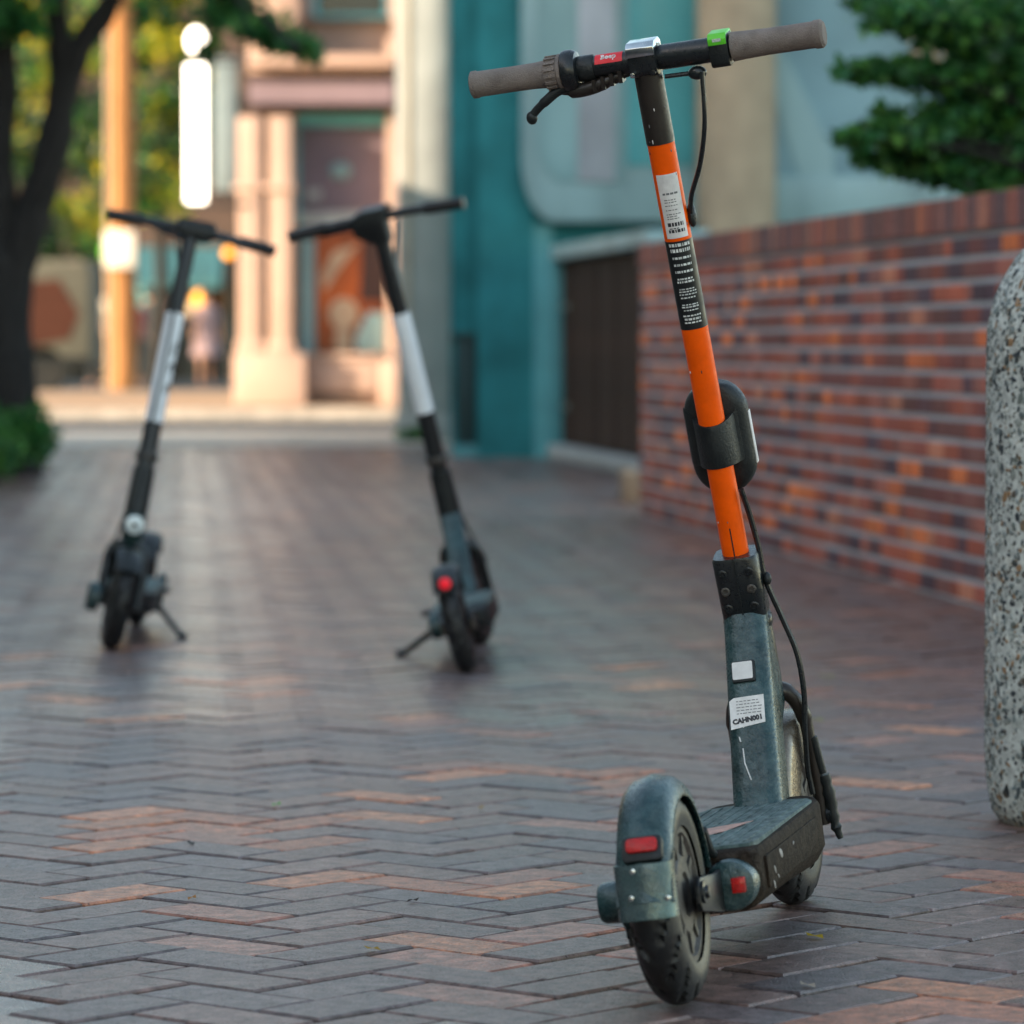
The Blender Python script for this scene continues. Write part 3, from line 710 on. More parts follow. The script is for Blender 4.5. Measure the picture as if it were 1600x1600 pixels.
    for sg in (-1, 1): nu = MB(fm).lathe([(.012, 0), (.012, .006), (.007, .008), (.006, .011), (0, .011)], Matrix.Translation((sg * .057, .874, .118)) @ Matrix.Rotation(sg * pi / 2, 4, 'Y'), 20).build('axle_nut', 'black_metal', fko)
    ff_ = MB(fm); arc_fender(ff_, 0.876, 0.125, 0.139, 0.078, 60, 196, 0.066, cut=2)
    ff_.build('front_fender', 'tan_fender', root, smooth=40)
    # brake hose end at fork
    bc = MB(fm); bc.tube(curve_pts([(.056, .846, .225), (.058, .852, .20), (.060, .860, .175)], 4), 0.006, 10)
    bc.tube(curve_pts([(.061, .862, .172), (.064, .868, .14), (.066, .872, .105), (.071, .874, .083)], 4), [.008, .009, .007, .010, .008, .009, .007, .009, .006, .008, .005, .005, .004], 10)
    bc.build('cable_boot', 'black_plastic', fko)
    # cables
    cb = MB(); 
    P1 = [loc(1097, 112, .575), loc(1101, 190, .585), loc(1094, 255, .61), loc(1080, 308, .635), loc(1080, 345, .655)]
    cb.tube(curve_pts(P1, 8), 0.0032, 8)
    cb.build('brake_cable', 'black_metal', root)
    cb = MB(); P2 = [loc(1158, 765, .735), loc(1170, 800, .75), loc(1184, 850, .765), loc(1196, 905, .775), loc(1222, 965, .79), loc(1245, 1020, .80), loc(1256, 1080, .81), loc(1258, 1140, .82), loc(1262, 1200, .835), loc(1270, 1240, .845)]
    cb.tube(curve_pts(P2, 8), 0.0040, 8); cb.build('lower_cable', 'black_metal', root)
    p = loc(1196, 905, .775)
    MB().ell(p, (.008, .006, .0055), 12).ell(p + Vector((.003, -.003, .001)), (.006, .006, .009), 12).build('cable_clip', 'black_plastic', root)
    # boss bump on stem side where the cable enters
    p = loc(1081, 336, .655); MB().ell(p, (.0065, .010, .016), 12).build('cable_boss', 'black_plastic', root)
    # handlebar
    HBc = S(1.131); bx = ST.to_3x3() @ Vector((1, 0, 0)); bx.normalize(); c = ST @ HBc
    by = AX.cross(bx).normalized(); bz = AX
    BM = Matrix(((bx.x, by.x, bz.x, c.x), (bx.y, by.y, bz.y, c.y), (bx.z, by.z, bz.z, c.z), (0, 0, 0, 1)))
    RY = Matrix.Rotation(pi / 2, 4, 'Y')     # lathe axis -> +x
    def sx(px): return (px - 1010) / 275 * 0.2345
    def bl(name, matn, prof, par=None, seg=32): return MB(BM @ RY).lathe([(r, sx(p_)) for p_, r in prof], None, seg).build(name, matn, par or hb, smooth=35)
    hb = MB(BM @ RY).lathe([(.0125, sx(740)), (.0125, sx(900)), (.0150, sx(905)), (.0150, sx(988)), (.0150, sx(1032)), (.0162, sx(1036)), (.0162, sx(1112)), (.013, sx(1116)), (.013, sx(1280))], None, 32).build('handlebar', 'black_metal', root, smooth=35)
    bl('grip', 'grip_rubber', [(735, .0150), (737, .0178), (744, .0180), (746, .0168), (800, .0165), (838, .0170), (855, .0182), (857, .014)])
    bl('grip', 'grip_rubber', [(1143, .0150), (1145, .0190), (1165, .0180), (1200, .0170), (1270, .0172), (1272, .0184), (1282, .0184), (1286, .0150)])
    tg = MB(BM @ RY); tg.lathe([(.0195, sx(854)), (.0205, sx(857)), (.0215, sx(874)), (.0235, sx(876)), (.0235, sx(881)), (.015, sx(882))], None, 32)
    for k in range(16):
        tg.box((.019, -.0016, sx(856)), (.0232, .0016, sx(873)), Matrix.Rotation(2 * pi * k / 16, 4, 'Z'))
    tg.build('twist_ring', 'grip_rubber', hb, smooth=35)
    bl('bell_ring', 'black_metal', [(881, .020), (883, .0262), (888, .0272), (898, .0268), (904, .0235), (906, .016)])
    bl('bar_sleeve', 'black_plastic', [(905, .0158), (907, .0168), (929, .0168), (931, .0158)])
    # brake mount and lever
    bm_ = MB(BM); bm_.tube(curve_pts([(sx(862), -.004, -.020), (sx(890), -.004, -.026), (sx(920), -.004, -.025), (sx(955), -.002, -.018), (sx(985), 0, -.013)], 5),
                           [.006] * 5 + [.0095] * 9 + [.008] * 4 + [.005] * 3, 12)
    for q in range(4): bm_.box((sx(925 + q * 14), -.014, -.030 + q * .0022), (sx(931 + q * 14), .006, -.014 + q * .0022))
    bm_.build('brake_mount', 'brown_black_metal', hb, smooth=40)
    lv = MB(BM); lv.tube(curve_pts([(sx(900), -.006, -.020), (sx(872), -.008, -.022), (sx(848), -.010, -.033), (sx(830), -.010, -.044), (sx(823), -.010, -.050)], 6),
                         [.007] * 6 + [.0065] * 8 + [.0055] * 10 + [.006], 12)
    lv.ell((sx(822), -.010, -.052), (.0075, .0075, .009), 14); lv.build('brake_lever', 'black_plastic', hb)
    # stickers on the bar
    def curved(x0, x1, a0, a1, r, name, matn, lift=.0004):
        mb = MB(BM @ RY); n = 8; V = []
        for i in range(n + 1):
            a = a0 + (a1 - a0) * i / n
            for x in (x0, x1): V.append(((r + lift) * cos(a), (r + lift) * sin(a), x))
        mb.add(V, [(2 * i, 2 * i + 1, 2 * i + 3, 2 * i + 2) for i in range(n)]); return mb.build(name, matn, hb, smooth=60)
    # lathe frame: radial (cos,sin) -> bar local (-z?, y); find angle facing up-rear by sampling
    def ang_of(vec):   # vec in bar frame (y,z)
        v = RY.inverted().to_3x3() @ Vector((0, vec[0], vec[1])); return atan2(v.y, v.x)
    back = by.y < 0
    ysgn = -1 if by.y > 0 else 1
    a_up, a_rear = ang_of((0, 1)), ang_of((ysgn, 0))
    dlt = ((a_rear - a_up + pi) % (2 * pi)) - pi
    curved(sx(935), sx(978), a_up + dlt * .05, a_up + dlt * .78, .0150, 'red_label', 'red_sticker')
    V, Fs = text_mesh('Beep', 0.0105, 1.0, 0.0003)
    am = a_up + dlt * .40; sgn = 1 if dlt > 0 else -1
    mb = MB(BM @ RY); mb.add([((.0157) * cos(am - sgn * v.y / .0155), (.0157) * sin(am - sgn * v.y / .0155), sx(956) + v.x) for v in V], Fs); mb.build('label_lettering', 'ink_white', hb, smooth=0)
    # clamp block with green sticker at the right
    kb_ = MB(BM); kb_.loft([[Vector((x, y, z)) for y, z in rrect(.040, .042, .008, 3, 0, -.001)] for x in (sx(1113), sx(1142))]); kb_.build('clamp_block', 'black_plastic', hb, bevel=.0015, smooth=40)
    gs = MB(BM); gs.loft([[Vector((x, y, z)) for y, z in [(-.0205, .008), (-.0205, .016), (-.015, .0225), (.015, .0225), (.0205, .016), (.0205, .008)]] for x in (sx(1113.5), sx(1141.5))]); gs.build('green_cap', 'green_sticker', hb, bevel=.001)
    mb = MB(BM); yy = ysgn * -.0 
    mb.box((sx(1121), -.021 if ysgn < 0 else .0203, .0125), (sx(1134), -.0203 if ysgn < 0 else .021, .0165)); mb.build('green_cap_print', 'ink_white', hb, smooth=0)
    # stem head clamp
    hc = MB(BM); hc.loft([[Vector((x, y, z)) for y, z in rrect(.044, .040, .010, 4, 0, 0)] for x in (sx(988), sx(1031))]); hc.build('bar_clamp', 'black_metal', hb, bevel=.002, smooth=40)
    hp = MB(BM); hp.loft([[Vector((x, y, z)) for y, z in [(-.024, .008), (-.023, .020), (-.014, .0255), (.014, .0255), (.023, .020), (.024, .008), (.021, .008), (-.021, .008)]] for x in (sx(987), sx(1031))]); hp.build('clamp_cap', 'chrome', hb, bevel=.0012)
    for q in (993, 1025): MB(BM @ Matrix.Translation((sx(q), ysgn * .0225, -.014)) @ Matrix.Rotation(pi / 2, 4, 'X')).lathe([(.0035, -.004), (.0035, .004), (0, .005)], None, 10).build('clamp_screw', 'chrome' if q < 1000 else 'black_metal', hb)
    # cable junction under the right bar
    jn = MB(BM); jn.ell((sx(1086), -.004 * 1, -.026), (.0125, .009, .009), 14); jn.tube([(sx(1035), 0, -.0255), (sx(1075), 0, -.026)], .003, 8); jn.ell((sx(1078), ysgn * .006, -.026), (.004, .004, .004), 8)
    jn.build('cable_junction', 'black_metal', hb)
    # kickstand on the far left of the deck
    ks = MB(); ks.tube([(-.045, .50, .095), (-.062, .53, .055), (-.085, .555, .018)], .006, 8); ks.box((-.100, .545, .0125), (-.074, .568, .019)); ks.build('kickstand', 'black_metal', root)
    return root
make_orange()

def make_bird(X0, Y0, yaw, lean, yt, zt, steer, wb, hb_, foot, label, front_view):
    MW = Matrix.Translation((X0, Y0, 0)) @ Matrix.Rotation(-yaw, 4, 'Z') @ Matrix.Rotation(-lean, 4, 'Y'); MI = MW.inverted()
    root = empty('kick_scooter', M4=MW, label=label, cat='kick scooter', group='black and white kick scooters parked on the walkway')
    R = 0.12
    A, B = Vector((0, wb - .02, R)), Vector((0, yt, zt)); AX = (B - A).normalized()
    def S(z): return A + AX * ((z - A.z) / AX.z)
    fr = Vector((0, AX.z, -AX.y))
    ST = Matrix.Translation(A) @ Matrix.Rotation(steer, 4, AX) @ Matrix.Translation(-A)
    def stemM(z):
        c = S(z); return Matrix(((1, 0, 0, c.x), (0, fr.y, AX.y, c.y), (0, fr.z, AX.z, c.z), (0, 0, 0, 1)))
    wheel('front_wheel', root, wb, R, .028, .050, ST); wheel('rear_wheel', root, 0, R, .028, .050, I4)
    def seg_(name, z0, z1, r0, r1, m_): return MB(ST @ stemM(z0)).lathe([(r0, 0), (r1, (z1 - z0) / AX.z)], None, 28).build(name, m_, root)
    seg_('upper_stem', .85 if not front_view else .84, zt + .005, .0205, .0195, 'black_metal')
    wz0 = .60 if not front_view else .565; wz1 = .85 if not front_view else .84
    ws = seg_('white_sleeve', wz0, wz1, .0235, .0235, 'white_paint')
    if front_view:   # dark lettering down the side of the white sleeve
        V, Fs = text_mesh('BIRD', 0.055, 1.0, 0.001)
        mb = MB(ST @ stemM((wz0 + wz1) / 2)); r = .0238
        mb.add([(r * cos(pi * .90 - v.y / r), r * sin(pi * .90 - v.y / r), v.x * 1.25) for v in V], Fs) ; mb.build('sleeve_lettering', 'ink_dark', ws, smooth=0)
    seg_('lower_stem', .44, wz0, .0215, .0225, 'black_metal')
    seg_('folding_joint', .30, .45, .030, .027, 'black_plastic')
    MB(ST @ stemM(.47)).lathe([(.026, 0), (.028, .004), (.028, .016), (.026, .02)], None, 24).build('collar', 'hub', root)
    # neck to the deck
    nk = MB(); rings = []
    y0, y1 = .60, S(.33).y
    for t in [i / 8 for i in range(9)]:
        z = .12 + .22 * t; yr = y0 + (y1 - .035 - y0) * t; yf = yr + .085 - .015 * t
        rings.append([Vector((x, y, z)) for x, y in rrect(.058 - .006 * t, yf - yr, .014, 4, 0, (yf + yr) / 2)])
    nk.loft(rings); nk.build('neck', 'dusty_metal', root, smooth=40)
    dk = MB(); prof = [(.13, .10, .13, .050), (.15, .085, .140, .066), (.20, .080, .142, .075), (.58, .080, .142, .075), (.64, .088, .142, .065), (.68, .10, .14, .04)]
    dk.loft([[Vector((x, y, z)) for x, z in [(w2, z1 - .006), (w2 - .006, z1), (-w2 + .006, z1), (-w2, z1 - .006), (-w2, z0 + .01), (-w2 + .01, z0), (w2 - .01, z0), (w2, z0 + .01)]] for y, z0, z1, w2 in prof])
    dko = dk.build('deck', 'black_plastic', root, smooth=35)
    MB().prism(rrect(.130, .44, .02, 4, 0, .385), 'z', .1415, .145).build('grip_mat', 'grip_tape', dko)
    # fork
    fk = MB(ST)
    for sg in (-1, 1): fk.tube(curve_pts([(sg * .015, S(.26).y, .262), (sg * .040, S(.25).y + .004, .245), (sg * .046, S(.2).y + .006, .20), (sg * .046, wb - .004, .105)], 6), .0125, 10)
    fk.build('fork', 'black_metal', root)
    def fender(m_, cy, a0, a1, name):
        fe = MB(m_); rings = []
        for i in range(25):
            a = radians(a0 + (a1 - a0) * i / 24)
            P = lambda x, r: Vector((x, cy + r * cos(a), R + r * sin(a)))
            rings.append([P(-.032, R - .006), P(-.031, R + .006), P(-.022, R + .013), P(0, R + .015), P(.022, R + .013), P(.031, R + .006), P(.032, R - .006), P(.028, R + .004), P(.0, R + .011), P(-.028, R + .004)])
        return fe.loft(rings) .build(name, 'black_plastic', root, smooth=45)
    fender(ST, wb, 40, 160, 'front_fender'); rf = fender(I4, 0, 30, 142, 'rear_fender')
    # tail lamp
    a = radians(138); c = Vector((0, (R + .02) * cos(a), R + (R + .02) * sin(a)))
    hl = MB(Matrix.Translation(c) @ Matrix.Rotation(radians(75), 4, 'X')); hl.lathe([(.022, -.022), (.022, .002), (.019, .006), (0, .006)], None, 24); hlo = hl.build('lamp_housing', 'black_plastic', rf)
    if not front_view:
        MB(Matrix.Translation(c) @ Matrix.Rotation(radians(75), 4, 'X')).lathe([(.0140, .005), (.0130, .010), (.009, .014), (0, .015)], None, 24).build('tail_lamp', 'tail_lamp', rf)
    # motor hubs and rear fork
    for sg in (-1, 1): MB().prism([(-.02, .095), (.17, .085), (.17, .125), (0, .13), (-.02, .12)], 'x', sg * .036 - .004, sg * .036 + .004).build('rear_fork_arm', 'black_metal', root)
    MB().lathe([(.030, 0), (.030, .02), (.02, .026), (0, .027)], Matrix.Translation((-.038, 0, R)) @ Matrix.Rotation(-pi / 2, 4, 'Y'), 24).build('hub_cap', 'dusty_metal', root)
    MB(ST).lathe([(.036, 0), (.036, .025), (.03, .030), (0, .031)], Matrix.Translation(((.050 if front_view else -.050), wb, R)) @ Matrix.Rotation((1 if front_view else -1) * pi / 2, 4, 'Y'), 24).build('motor_cap', 'dusty_metal', root)
    if front_view:
        p = S(.305) + fr * .030
        HMx = ST @ Matrix.Translation(p) @ Matrix.Rotation(-pi / 2, 4, 'X')
        MB(HMx).lathe([(.023, -.012), (.023, .010), (.020, .012), (0, .012)], None, 24).build('headlamp', 'head_lamp', root)
        MB(HMx).lathe([(.008, .0125), (.008, .014), (0, .0145)], None, 12).build('headlamp_lens', 'black_plastic', root)
    # handlebar, swept
    cst = ST @ S(zt - .012); bx = (ST.to_3x3() @ Vector((1, 0, 0))).normalized(); by = AX.cross(bx).normalized()
    BM = Matrix(((bx.x, by.x, AX.x, cst.x), (bx.y, by.y, AX.y, cst.y), (bx.z, by.z, AX.z, cst.z), (0, 0, 0, 1)))
    hb = MB(BM).tube([(-hb_, -.012, -.004), (-.08, 0, 0), (.08, 0, 0), (hb_, -.012, -.004)], .0115, 14).build('handlebar', 'black_metal', root)
    for sg in (-1, 1): MB(BM).tube([(sg * hb_ * 1.02, -.012, -.004), (sg * .125, -.004, -.0015)], [.0150, .0158], 16).build('grip', 'rubber', hb)
    # console box
    if front_view:
        bxm = MB(BM); bxm.loft([[Vector((x, y, z)) for x, y in rrect(w_, d_, .012, 3, -.010, .0)] for z, w_, d_ in ((-.022, .07, .05), (-.010, .10, .06), (.016, .10, .06), (.022, .09, .055))]); bxm.build('console', 'black_plastic', hb)
        MB(BM).tube([(.10, .01, -.010), (.07, .02, -.020), (.02, .02, -.030)], .007, 8).build('throttle', 'black_metal', hb); MB(BM).tube([(-.06, .02, -.008), (-.15, .035, -.020)], .006, 8).build('brake_lever', 'black_metal', hb)
    else:
        bxm = MB(BM); bxm.loft([[Vector((x, y, z)) for x, y in rrect(w_, d_, .012, 3, ox, .0)] for z, w_, d_, ox in ((-.062, .045, .05, .002), (-.036, .085, .06, -.018), (.010, .092, .065, -.020), (.024, .060, .06, -.002))]); bxm.build('console', 'black_plastic', hb)
        MB(BM).lathe([(.010, 0), (.010, .012), (0, .014)], Matrix.Translation((.035, 0, .014)), 14).build('bell', 'hub', hb)
        lv = MB(BM).tube([(-.03, .01, -.02), (-.08, .02, -.020), (-.15, .02, -.022)], .006, 8); lv.build('brake_lever', 'black_metal', hb)
    # cable
    cb = MB(); cb.tube(curve_pts([BM @ Vector((.04, .03, -.02)), S(.9) + Vector((.005, .030, 0)), S(.6) + Vector((.004, .030, 0)), S(.40) + Vector((.012, .034, 0)), ST @ Vector((.048, wb - .02, .22))], 6), .004, 8)
    cb.build('brake_cable', 'black_metal', root)
    # kickstand
    ft = MI @ foot; hinge = Vector((-.060, .36, .10))
    ks = MB(); ks.box((-.080, .335, .075), (-.040, .385, .125)); ks.tube([hinge, ft + (hinge - ft) * .06 + Vector((0, 0, .004))], [.009, .0075], 10)
    ks.tube([ft + Vector((-.012, 0, .009)), ft + Vector((.014, 0, .009))], .009, 8); ks.build('kickstand', 'black_metal', root, smooth=40)
    pd = MB().box((-.100, .38, .128), (-.070, .40, .140)); pd.build('stand_tab', 'black_plastic', root, bevel=.003)
    return root
make_bird(-0.0994, 9.5893, 0.0295, 0.2312, .6278, 1.1006, -.206, .8686, .220, gnd(628, 1026), 'black kick scooter with a white stem sleeve seen from behind, round red tail lamp lit', False)
make_bird(-1.0083, 11.1799, 3.1251, 0.1847, .6345, 1.0665, .1447, .8669, .212, gnd(284, 998), 'black kick scooter with lettered white stem sleeve, seen from the front, white headlamp', True)

# ------------------------------------------------------------------ low teal gate wall beside the brick wall
FA = Vector((0.2656, 26.76)); FD = Vector((0.1236, -1)).normalized()
FM = Matrix(((FD.x, -WN.x, 0, FA.x), (FD.y, -WN.y, 0, FA.y), (0, 0, 1, 0), (0, 0, 0, 1)))    # x along it toward the camera, y away from the walkway
def along(px):
    k = (px - 800) / F; return (k * FA.y - FA.x) / (FD.x - k * FD.y)
def fz(px, py): t = along(px); return Zh(py, FA.y + FD.y * t)
bt = empty('gate_wall', M4=FM, label='low teal wall with a dark weathered plank gate, behind the far end of the brick wall', cat='wall')
dx0, dx1 = along(869), along(993) + .55; dz0, dz1 = fz(920, 703), fz(900, 402)
MB().box((dx0, .12, 0), (dx1 + .4, .30, dz1)).build('backing', 'teal_plaster', bt, smooth=0)
dr = MB().box((dx0, .07, dz0), (dx1, .115, dz1)).build('gate', 'door_wood', bt, smooth=0)
nx = int((dx1 - dx0) / .15); pw = (dx1 - dx0) / nx
tmp = MB().box((0, 0, 0), (pw - .014, .03, dz1 - dz0 - .02)).build('plank', 'door_wood', dr, bevel=.004, smooth=0)
tmp.location = (dx0 + .007, .04, dz0 + .01)
for q in range(1, nx):
    o = tmp.copy(); COL.objects.link(o); o.parent = dr; o.location = (dx0 + .007 + q * pw, .04 + random.uniform(-.006, .006), dz0 + .01)
MB().box((dx0 - .04, -.03, dz1), (dx1 + .1, .30, dz1 + .09)).build('lintel', 'pale_blue', bt, bevel=.006)
MB().box((dx0 - .04, -.025, dz0 - .09), (dx0, .12, dz1)).build('gate_jamb', 'teal_trim', bt, bevel=.006)
MB().box((dx0 - .04, -.05, dz0 - .09), (dx1, .07, dz0)).build('doorstep', 'grey_concrete', bt, bevel=.01)
MB().box((dx1 - .25, .022, dz0 + .45), (dx1 - .20, .036, dz0 + .60)).build('gate_lock', 'black_metal', dr, bevel=.003)
for hz_ in (.22, .85): MB().box((dx0 + .02, .022, dz0 + hz_), (dx0 + .45, .036, dz0 + hz_ + .04)).build('strap_hinge', 'black_metal', dr, bevel=.003)

# ------------------------------------------------------------------ teal building facing the camera
bY2 = 27.2
bt2 = empty('office_building', (0, bY2, 0), 'teal building with pale rounded window bay and tan round column above the brick wall', 'building')
def fx(px): return X(px, bY2)
def zz(py): return Zh(py, bY2)
f2 = MB(); f2.box((fx(746), 0, -.05), (fx(834), .6, 8)); f2.box((fx(834), .04, -.05), (5.2, .6, 8)); f2.box((fx(704), .18, -.05), (fx(746), .6, 8))
f2.build('wall', 'teal_plaster', bt2, smooth=0)
MB().box((fx(704), .6, -.05), (5.2, 7, 8)).build('rear_block', 'teal_plaster', bt2, smooth=0)
MB().box((fx(834), .0, -.05), (fx(864), .039, zz(350))).build('pilaster', 'teal_trim', bt2, smooth=0)
MB().box((fx(712), .12, 0.0), (fx(744), .178, zz(528))).build('recess_door', 'teal_dark', bt2, bevel=.005)
MB().box((fx(706), .10, 0.0), (fx(746), .12, .08)).build('recess_sill', 'teal_trim', bt2, smooth=0)
MB().box((fx(704), .1, zz(528)), (fx(746), .178, zz(520))).build('recess_lintel', 'teal_dark', bt2, smooth=0)
def bay(yf, p0, p1, py1, name, m_, rx, rz, th=.12, top=8.0, bev=.01):
    xa, xb, zb_ = fx(p0), fx(p1), zz(py1); P = [(xa, top)]
    for k in range(9):
        a = pi + (pi / 2) * k / 8; P.append((xa + rx + rx * cos(a), zb_ + rz + rz * sin(a)))
    P += [(xb, zb_), (xb, top)]; return MB().prism(P, 'y', yf, yf + th).build(name, m_, bt2, bevel=bev)
bay(-.16, 814, 1088, 348, 'bay_frame', 'pale_blue', .22, .42, .20)
bay(-.172, 838, 972, 286, 'bay_pane', 'bay_glass', .16, .30, .012)
bay(-.178, 902, 960, 286, 'curtain', 'mauve_curtain', .02, .02, .006)
bay(-.172, 978, 1083, 262, 'dark_pane', 'glass_teal', .02, .02, .012)
MB().box((fx(1208), -.06, zz(350)), (5.2, .038, zz(277))).build('sill_panel', 'pale_blue', bt2, bevel=.01)
MB().box((fx(1208), -.02, zz(277)), (fx(1478), .038, 8)).build('window', 'slate_blue', bt2, smooth=0)
MB().box((fx(1478), -.06, zz(277)), (fx(1492), .03, 8)).build('mullion', 'pale_blue', bt2, bevel=.006)
MB().box((fx(1492), -.02, zz(277)), (fx(1790), .038, 8)).build('window', 'slate_blue', bt2, smooth=0)
br = MB(); br.prism([(fx(1210), zz(160)), (fx(1248), zz(277)), (fx(1300), zz(277)), (fx(1300), zz(240)), (fx(1210), zz(60))], 'y', -.034, -.022); br.build('brace_panel', 'pale_blue', bt2, smooth=0)
MB().box((fx(1420), -.05, zz(96)), (fx(1470), -.021, zz(62))).build('wall_lamp', 'tan_concrete', bt2, bevel=.01)
cw = (fx(1208) - fx(1086)) / 2
MB().lathe([(cw, -.05), (cw, 8.0)], Matrix.Translation((fx(1147), -.20, 0)), 48).build('column', 'tan_concrete', bt2)
# planter soil strip between the wall and the building
pl_ = MB(WM).box((0.0, WT, -.04), (WL, 1.0, 0.35)).build('planter_soil', 'earth', smooth=0); tag(pl_, kind='structure')
stp = MB().box((X(972, 20), 19.6, 0), (X(992, 20) + .02, 20.4, .14)).build('kerb_block', 'concrete_pavement', bevel=.01); tag(stp, 'small pale concrete block at the far end of the brick wall', 'block')

# ------------------------------------------------------------------ pillar
pY = 31.5
pil = empty('pillar', (X(662, pY), pY, 0), 'tall pale grey concrete pillar left of the teal wall', 'pillar')
hw_ = (X(705, pY) - X(622, pY)) / 2
MB().box((-hw_, 0, 0), (hw_, .55, 7.5)).build('shaft', 'grey_concrete', pil, bevel=.015)
MB().box((-hw_ - .02, -.03, 0), (hw_ + .02, .0, .20)).build('plinth', 'grey_concrete', pil, bevel=.01)
MB().box((-hw_ + .07, -.012, .5), (-hw_ + .10, -.001, 7.4)).build('groove_strip', 'tan_concrete', pil, smooth=0)

# ------------------------------------------------------------------ far stone building
sY = 44.0
sb = empty('stone_building', (0, sY, 0.08), 'pink stone corner building with fluted pilasters, cornice and an orange poster in its ground-floor window', 'building')
def sx_(px): return X(px, sY)
def sz(py): return Zh(py, sY) - .08
m = MB(); m.box((sx_(392), .20, 0), (sx_(612), .7, sz(557))); m.box((sx_(612), .20, 0), (3.2, .7, sz(557))); m.box((sx_(392), .20, sz(557)), (sx_(460), .7, 9)); m.box((sx_(612), .20, sz(557)), (3.2, .7, 9)); m.box((sx_(460), .42, sz(352)), (sx_(612), .7, sz(28))); m.box((sx_(460), .2, sz(28)), (sx_(488), .7, 9)); m.box((sx_(607), .2, sz(28)), (sx_(612), .7, 9)); m.box((sx_(488), .2, 5.6), (sx_(607), .7, 9))
m.build('wall', 'pink_stone', sb, smooth=0)
m = MB(); m.box((sx_(392), .7, 0), (3.2, 9.0, 9.0)); m.build('rear_wall', 'brown_brick', sb, smooth=0)
for a_, b_ in ((376, 412), (424, 458)):
    p = MB(); p.box((sx_(a_), -.28, .62), (sx_(b_), .2, sz(185))); po = p.build('pilaster', 'pink_stone', sb, bevel=.02)
    MB().box((sx_(a_ - 7), -.33, sz(300)), (sx_(b_ + 5), .2, sz(290))).build('moulding', 'pink_stone', po, bevel=.015); MB().box((sx_(a_ - 4), -.31, .55), (sx_(b_ + 4), .2, .68)).build('moulding', 'pink_stone', po, bevel=.015)
MB().box((sx_(392), -.30, sz(115)), (sx_(470), .2, 9)).build('corner_pier', 'pink_stone', sb, bevel=.02)
MB().box((sx_(368), -.33, 0), (sx_(480), .2, .55)).build('plinth', 'pink_stone', sb, bevel=.02)
MB().box((sx_(480), .10, 0), (sx_(626), .2, .14)).build('base_ledge', 'pink_stone', sb, bevel=.01)
MB().box((sx_(482), -.04, .14), (sx_(590), .198, sz(562))).build('base_panel', 'pink_stone', sb, bevel=.01)
MB().box((sx_(592), -.05, 0), (sx_(630), .2, sz(560))).build('pier_base', 'pink_stone', sb, bevel=.02)
MB().box((sx_(604), .05, sz(560)), (sx_(622), .2, sz(60))).build('pilaster', 'pink_stone', sb, bevel=.02)
MB().box((sx_(484), -.08, sz(560)), (sx_(596), .199, sz(552))).build('window_sill', 'pink_stone', sb, bevel=.01)
for z0, z1, d_, m_ in ((107, 92, .46, 'pink_stone'), (118, 107, .34, 'pink_stone'), (132, 118, .16, 'brown_cornice'), (165, 132, .24, 'mauve_panel'), (174, 165, .08, 'brown_cornice')):
    MB().box((sx_(392), -d_, sz(z0)), (sx_(616), .2, sz(z1))).build('cornice', m_, sb, smooth=0)
MB().box((sx_(459), .25, sz(196)), (sx_(606), .418, sz(176))).build('lintel', 'teal_trim', sb, smooth=0)
MB().box((sx_(459), .25, sz(352)), (sx_(466), .42, sz(196))).build('frame_side', 'teal_trim', sb, smooth=0)
MB().box((sx_(461), .36, sz(330)), (sx_(606), .418, sz(196))).build('panel', 'mauve_panel', sb, smooth=0)
MB().ell((sx_(531), .33, sz(266)), (.12, .04, .09), 14).build('wall_lamp', 'pale_blue', sb)
MB().box((sx_(478), .34, sz(310)), (sx_(500), .359, sz(295))).build('plaque', 'grey_concrete', sb, smooth=0)
MB().box((sx_(461), .30, sz(352)), (sx_(606), .418, sz(330))).build('transom', 'grey_concrete', sb, smooth=0)
wf = MB().box((sx_(461), .42, sz(557)), (sx_(612), .46, sz(352))).build('window', 'dark_glass', sb, smooth=0)
MB().box((sx_(468), .30, sz(556)), (sx_(490), .36, sz(372))).build('frame', 'pale_blue', wf, smooth=0)
pst = MB().box((sx_(492), .34, sz(548)), (sx_(598), .36, sz(362))).build('poster', 'poster_orange', wf, smooth=0)
m = MB(); cxp, czp = sx_(535), sz(490); m.ell((cxp, .33, czp), (.16, .008, .17), 20); m.ell((cxp, .328, czp - .27), (.09, .006, .16), 16); m.build('poster_shape', 'poster_cream', pst)
m = MB().prism([(sx_(500), sz(430)), (sx_(520), sz(392)), (sx_(560), sz(380)), (sx_(528), sz(420)), (sx_(505), sz(455))], 'y', .325, .332).build('poster_streak', 'poster_cream', pst)
m = MB().prism([(sx_(560), sz(470)), (sx_(600), sz(470)), (sx_(600), sz(362)), (sx_(565), sz(362))], 'y', .325, .333).build('poster_dark_area', 'brown_cornice', pst)  # flat dark brown area of the poster
m = MB(); m.prism([(sx_(555), sz(550)), (sx_(600), sz(550)), (sx_(600), sz(490)), (sx_(575), sz(486)), (sx_(565), sz(505)), (sx_(555), sz(528))], 'y', .22, .30); m.build('window_display', 'pale_blue', wf, bevel=.01)
up = MB().box((sx_(488), .40, sz(28)), (sx_(607), .44, 5.6)).build('window', 'dark_glass', sb, smooth=0)
m = MB(); m.box((sx_(488), .2, sz(28)), (sx_(607), .4, sz(22))); m.box((sx_(488), .2, sz(22)), (sx_(497), .4, 5.6)); m.box((sx_(600), .2, sz(22)), (sx_(607), .4, 5.6)); m.build('frame', 'teal_trim', up, smooth=0)

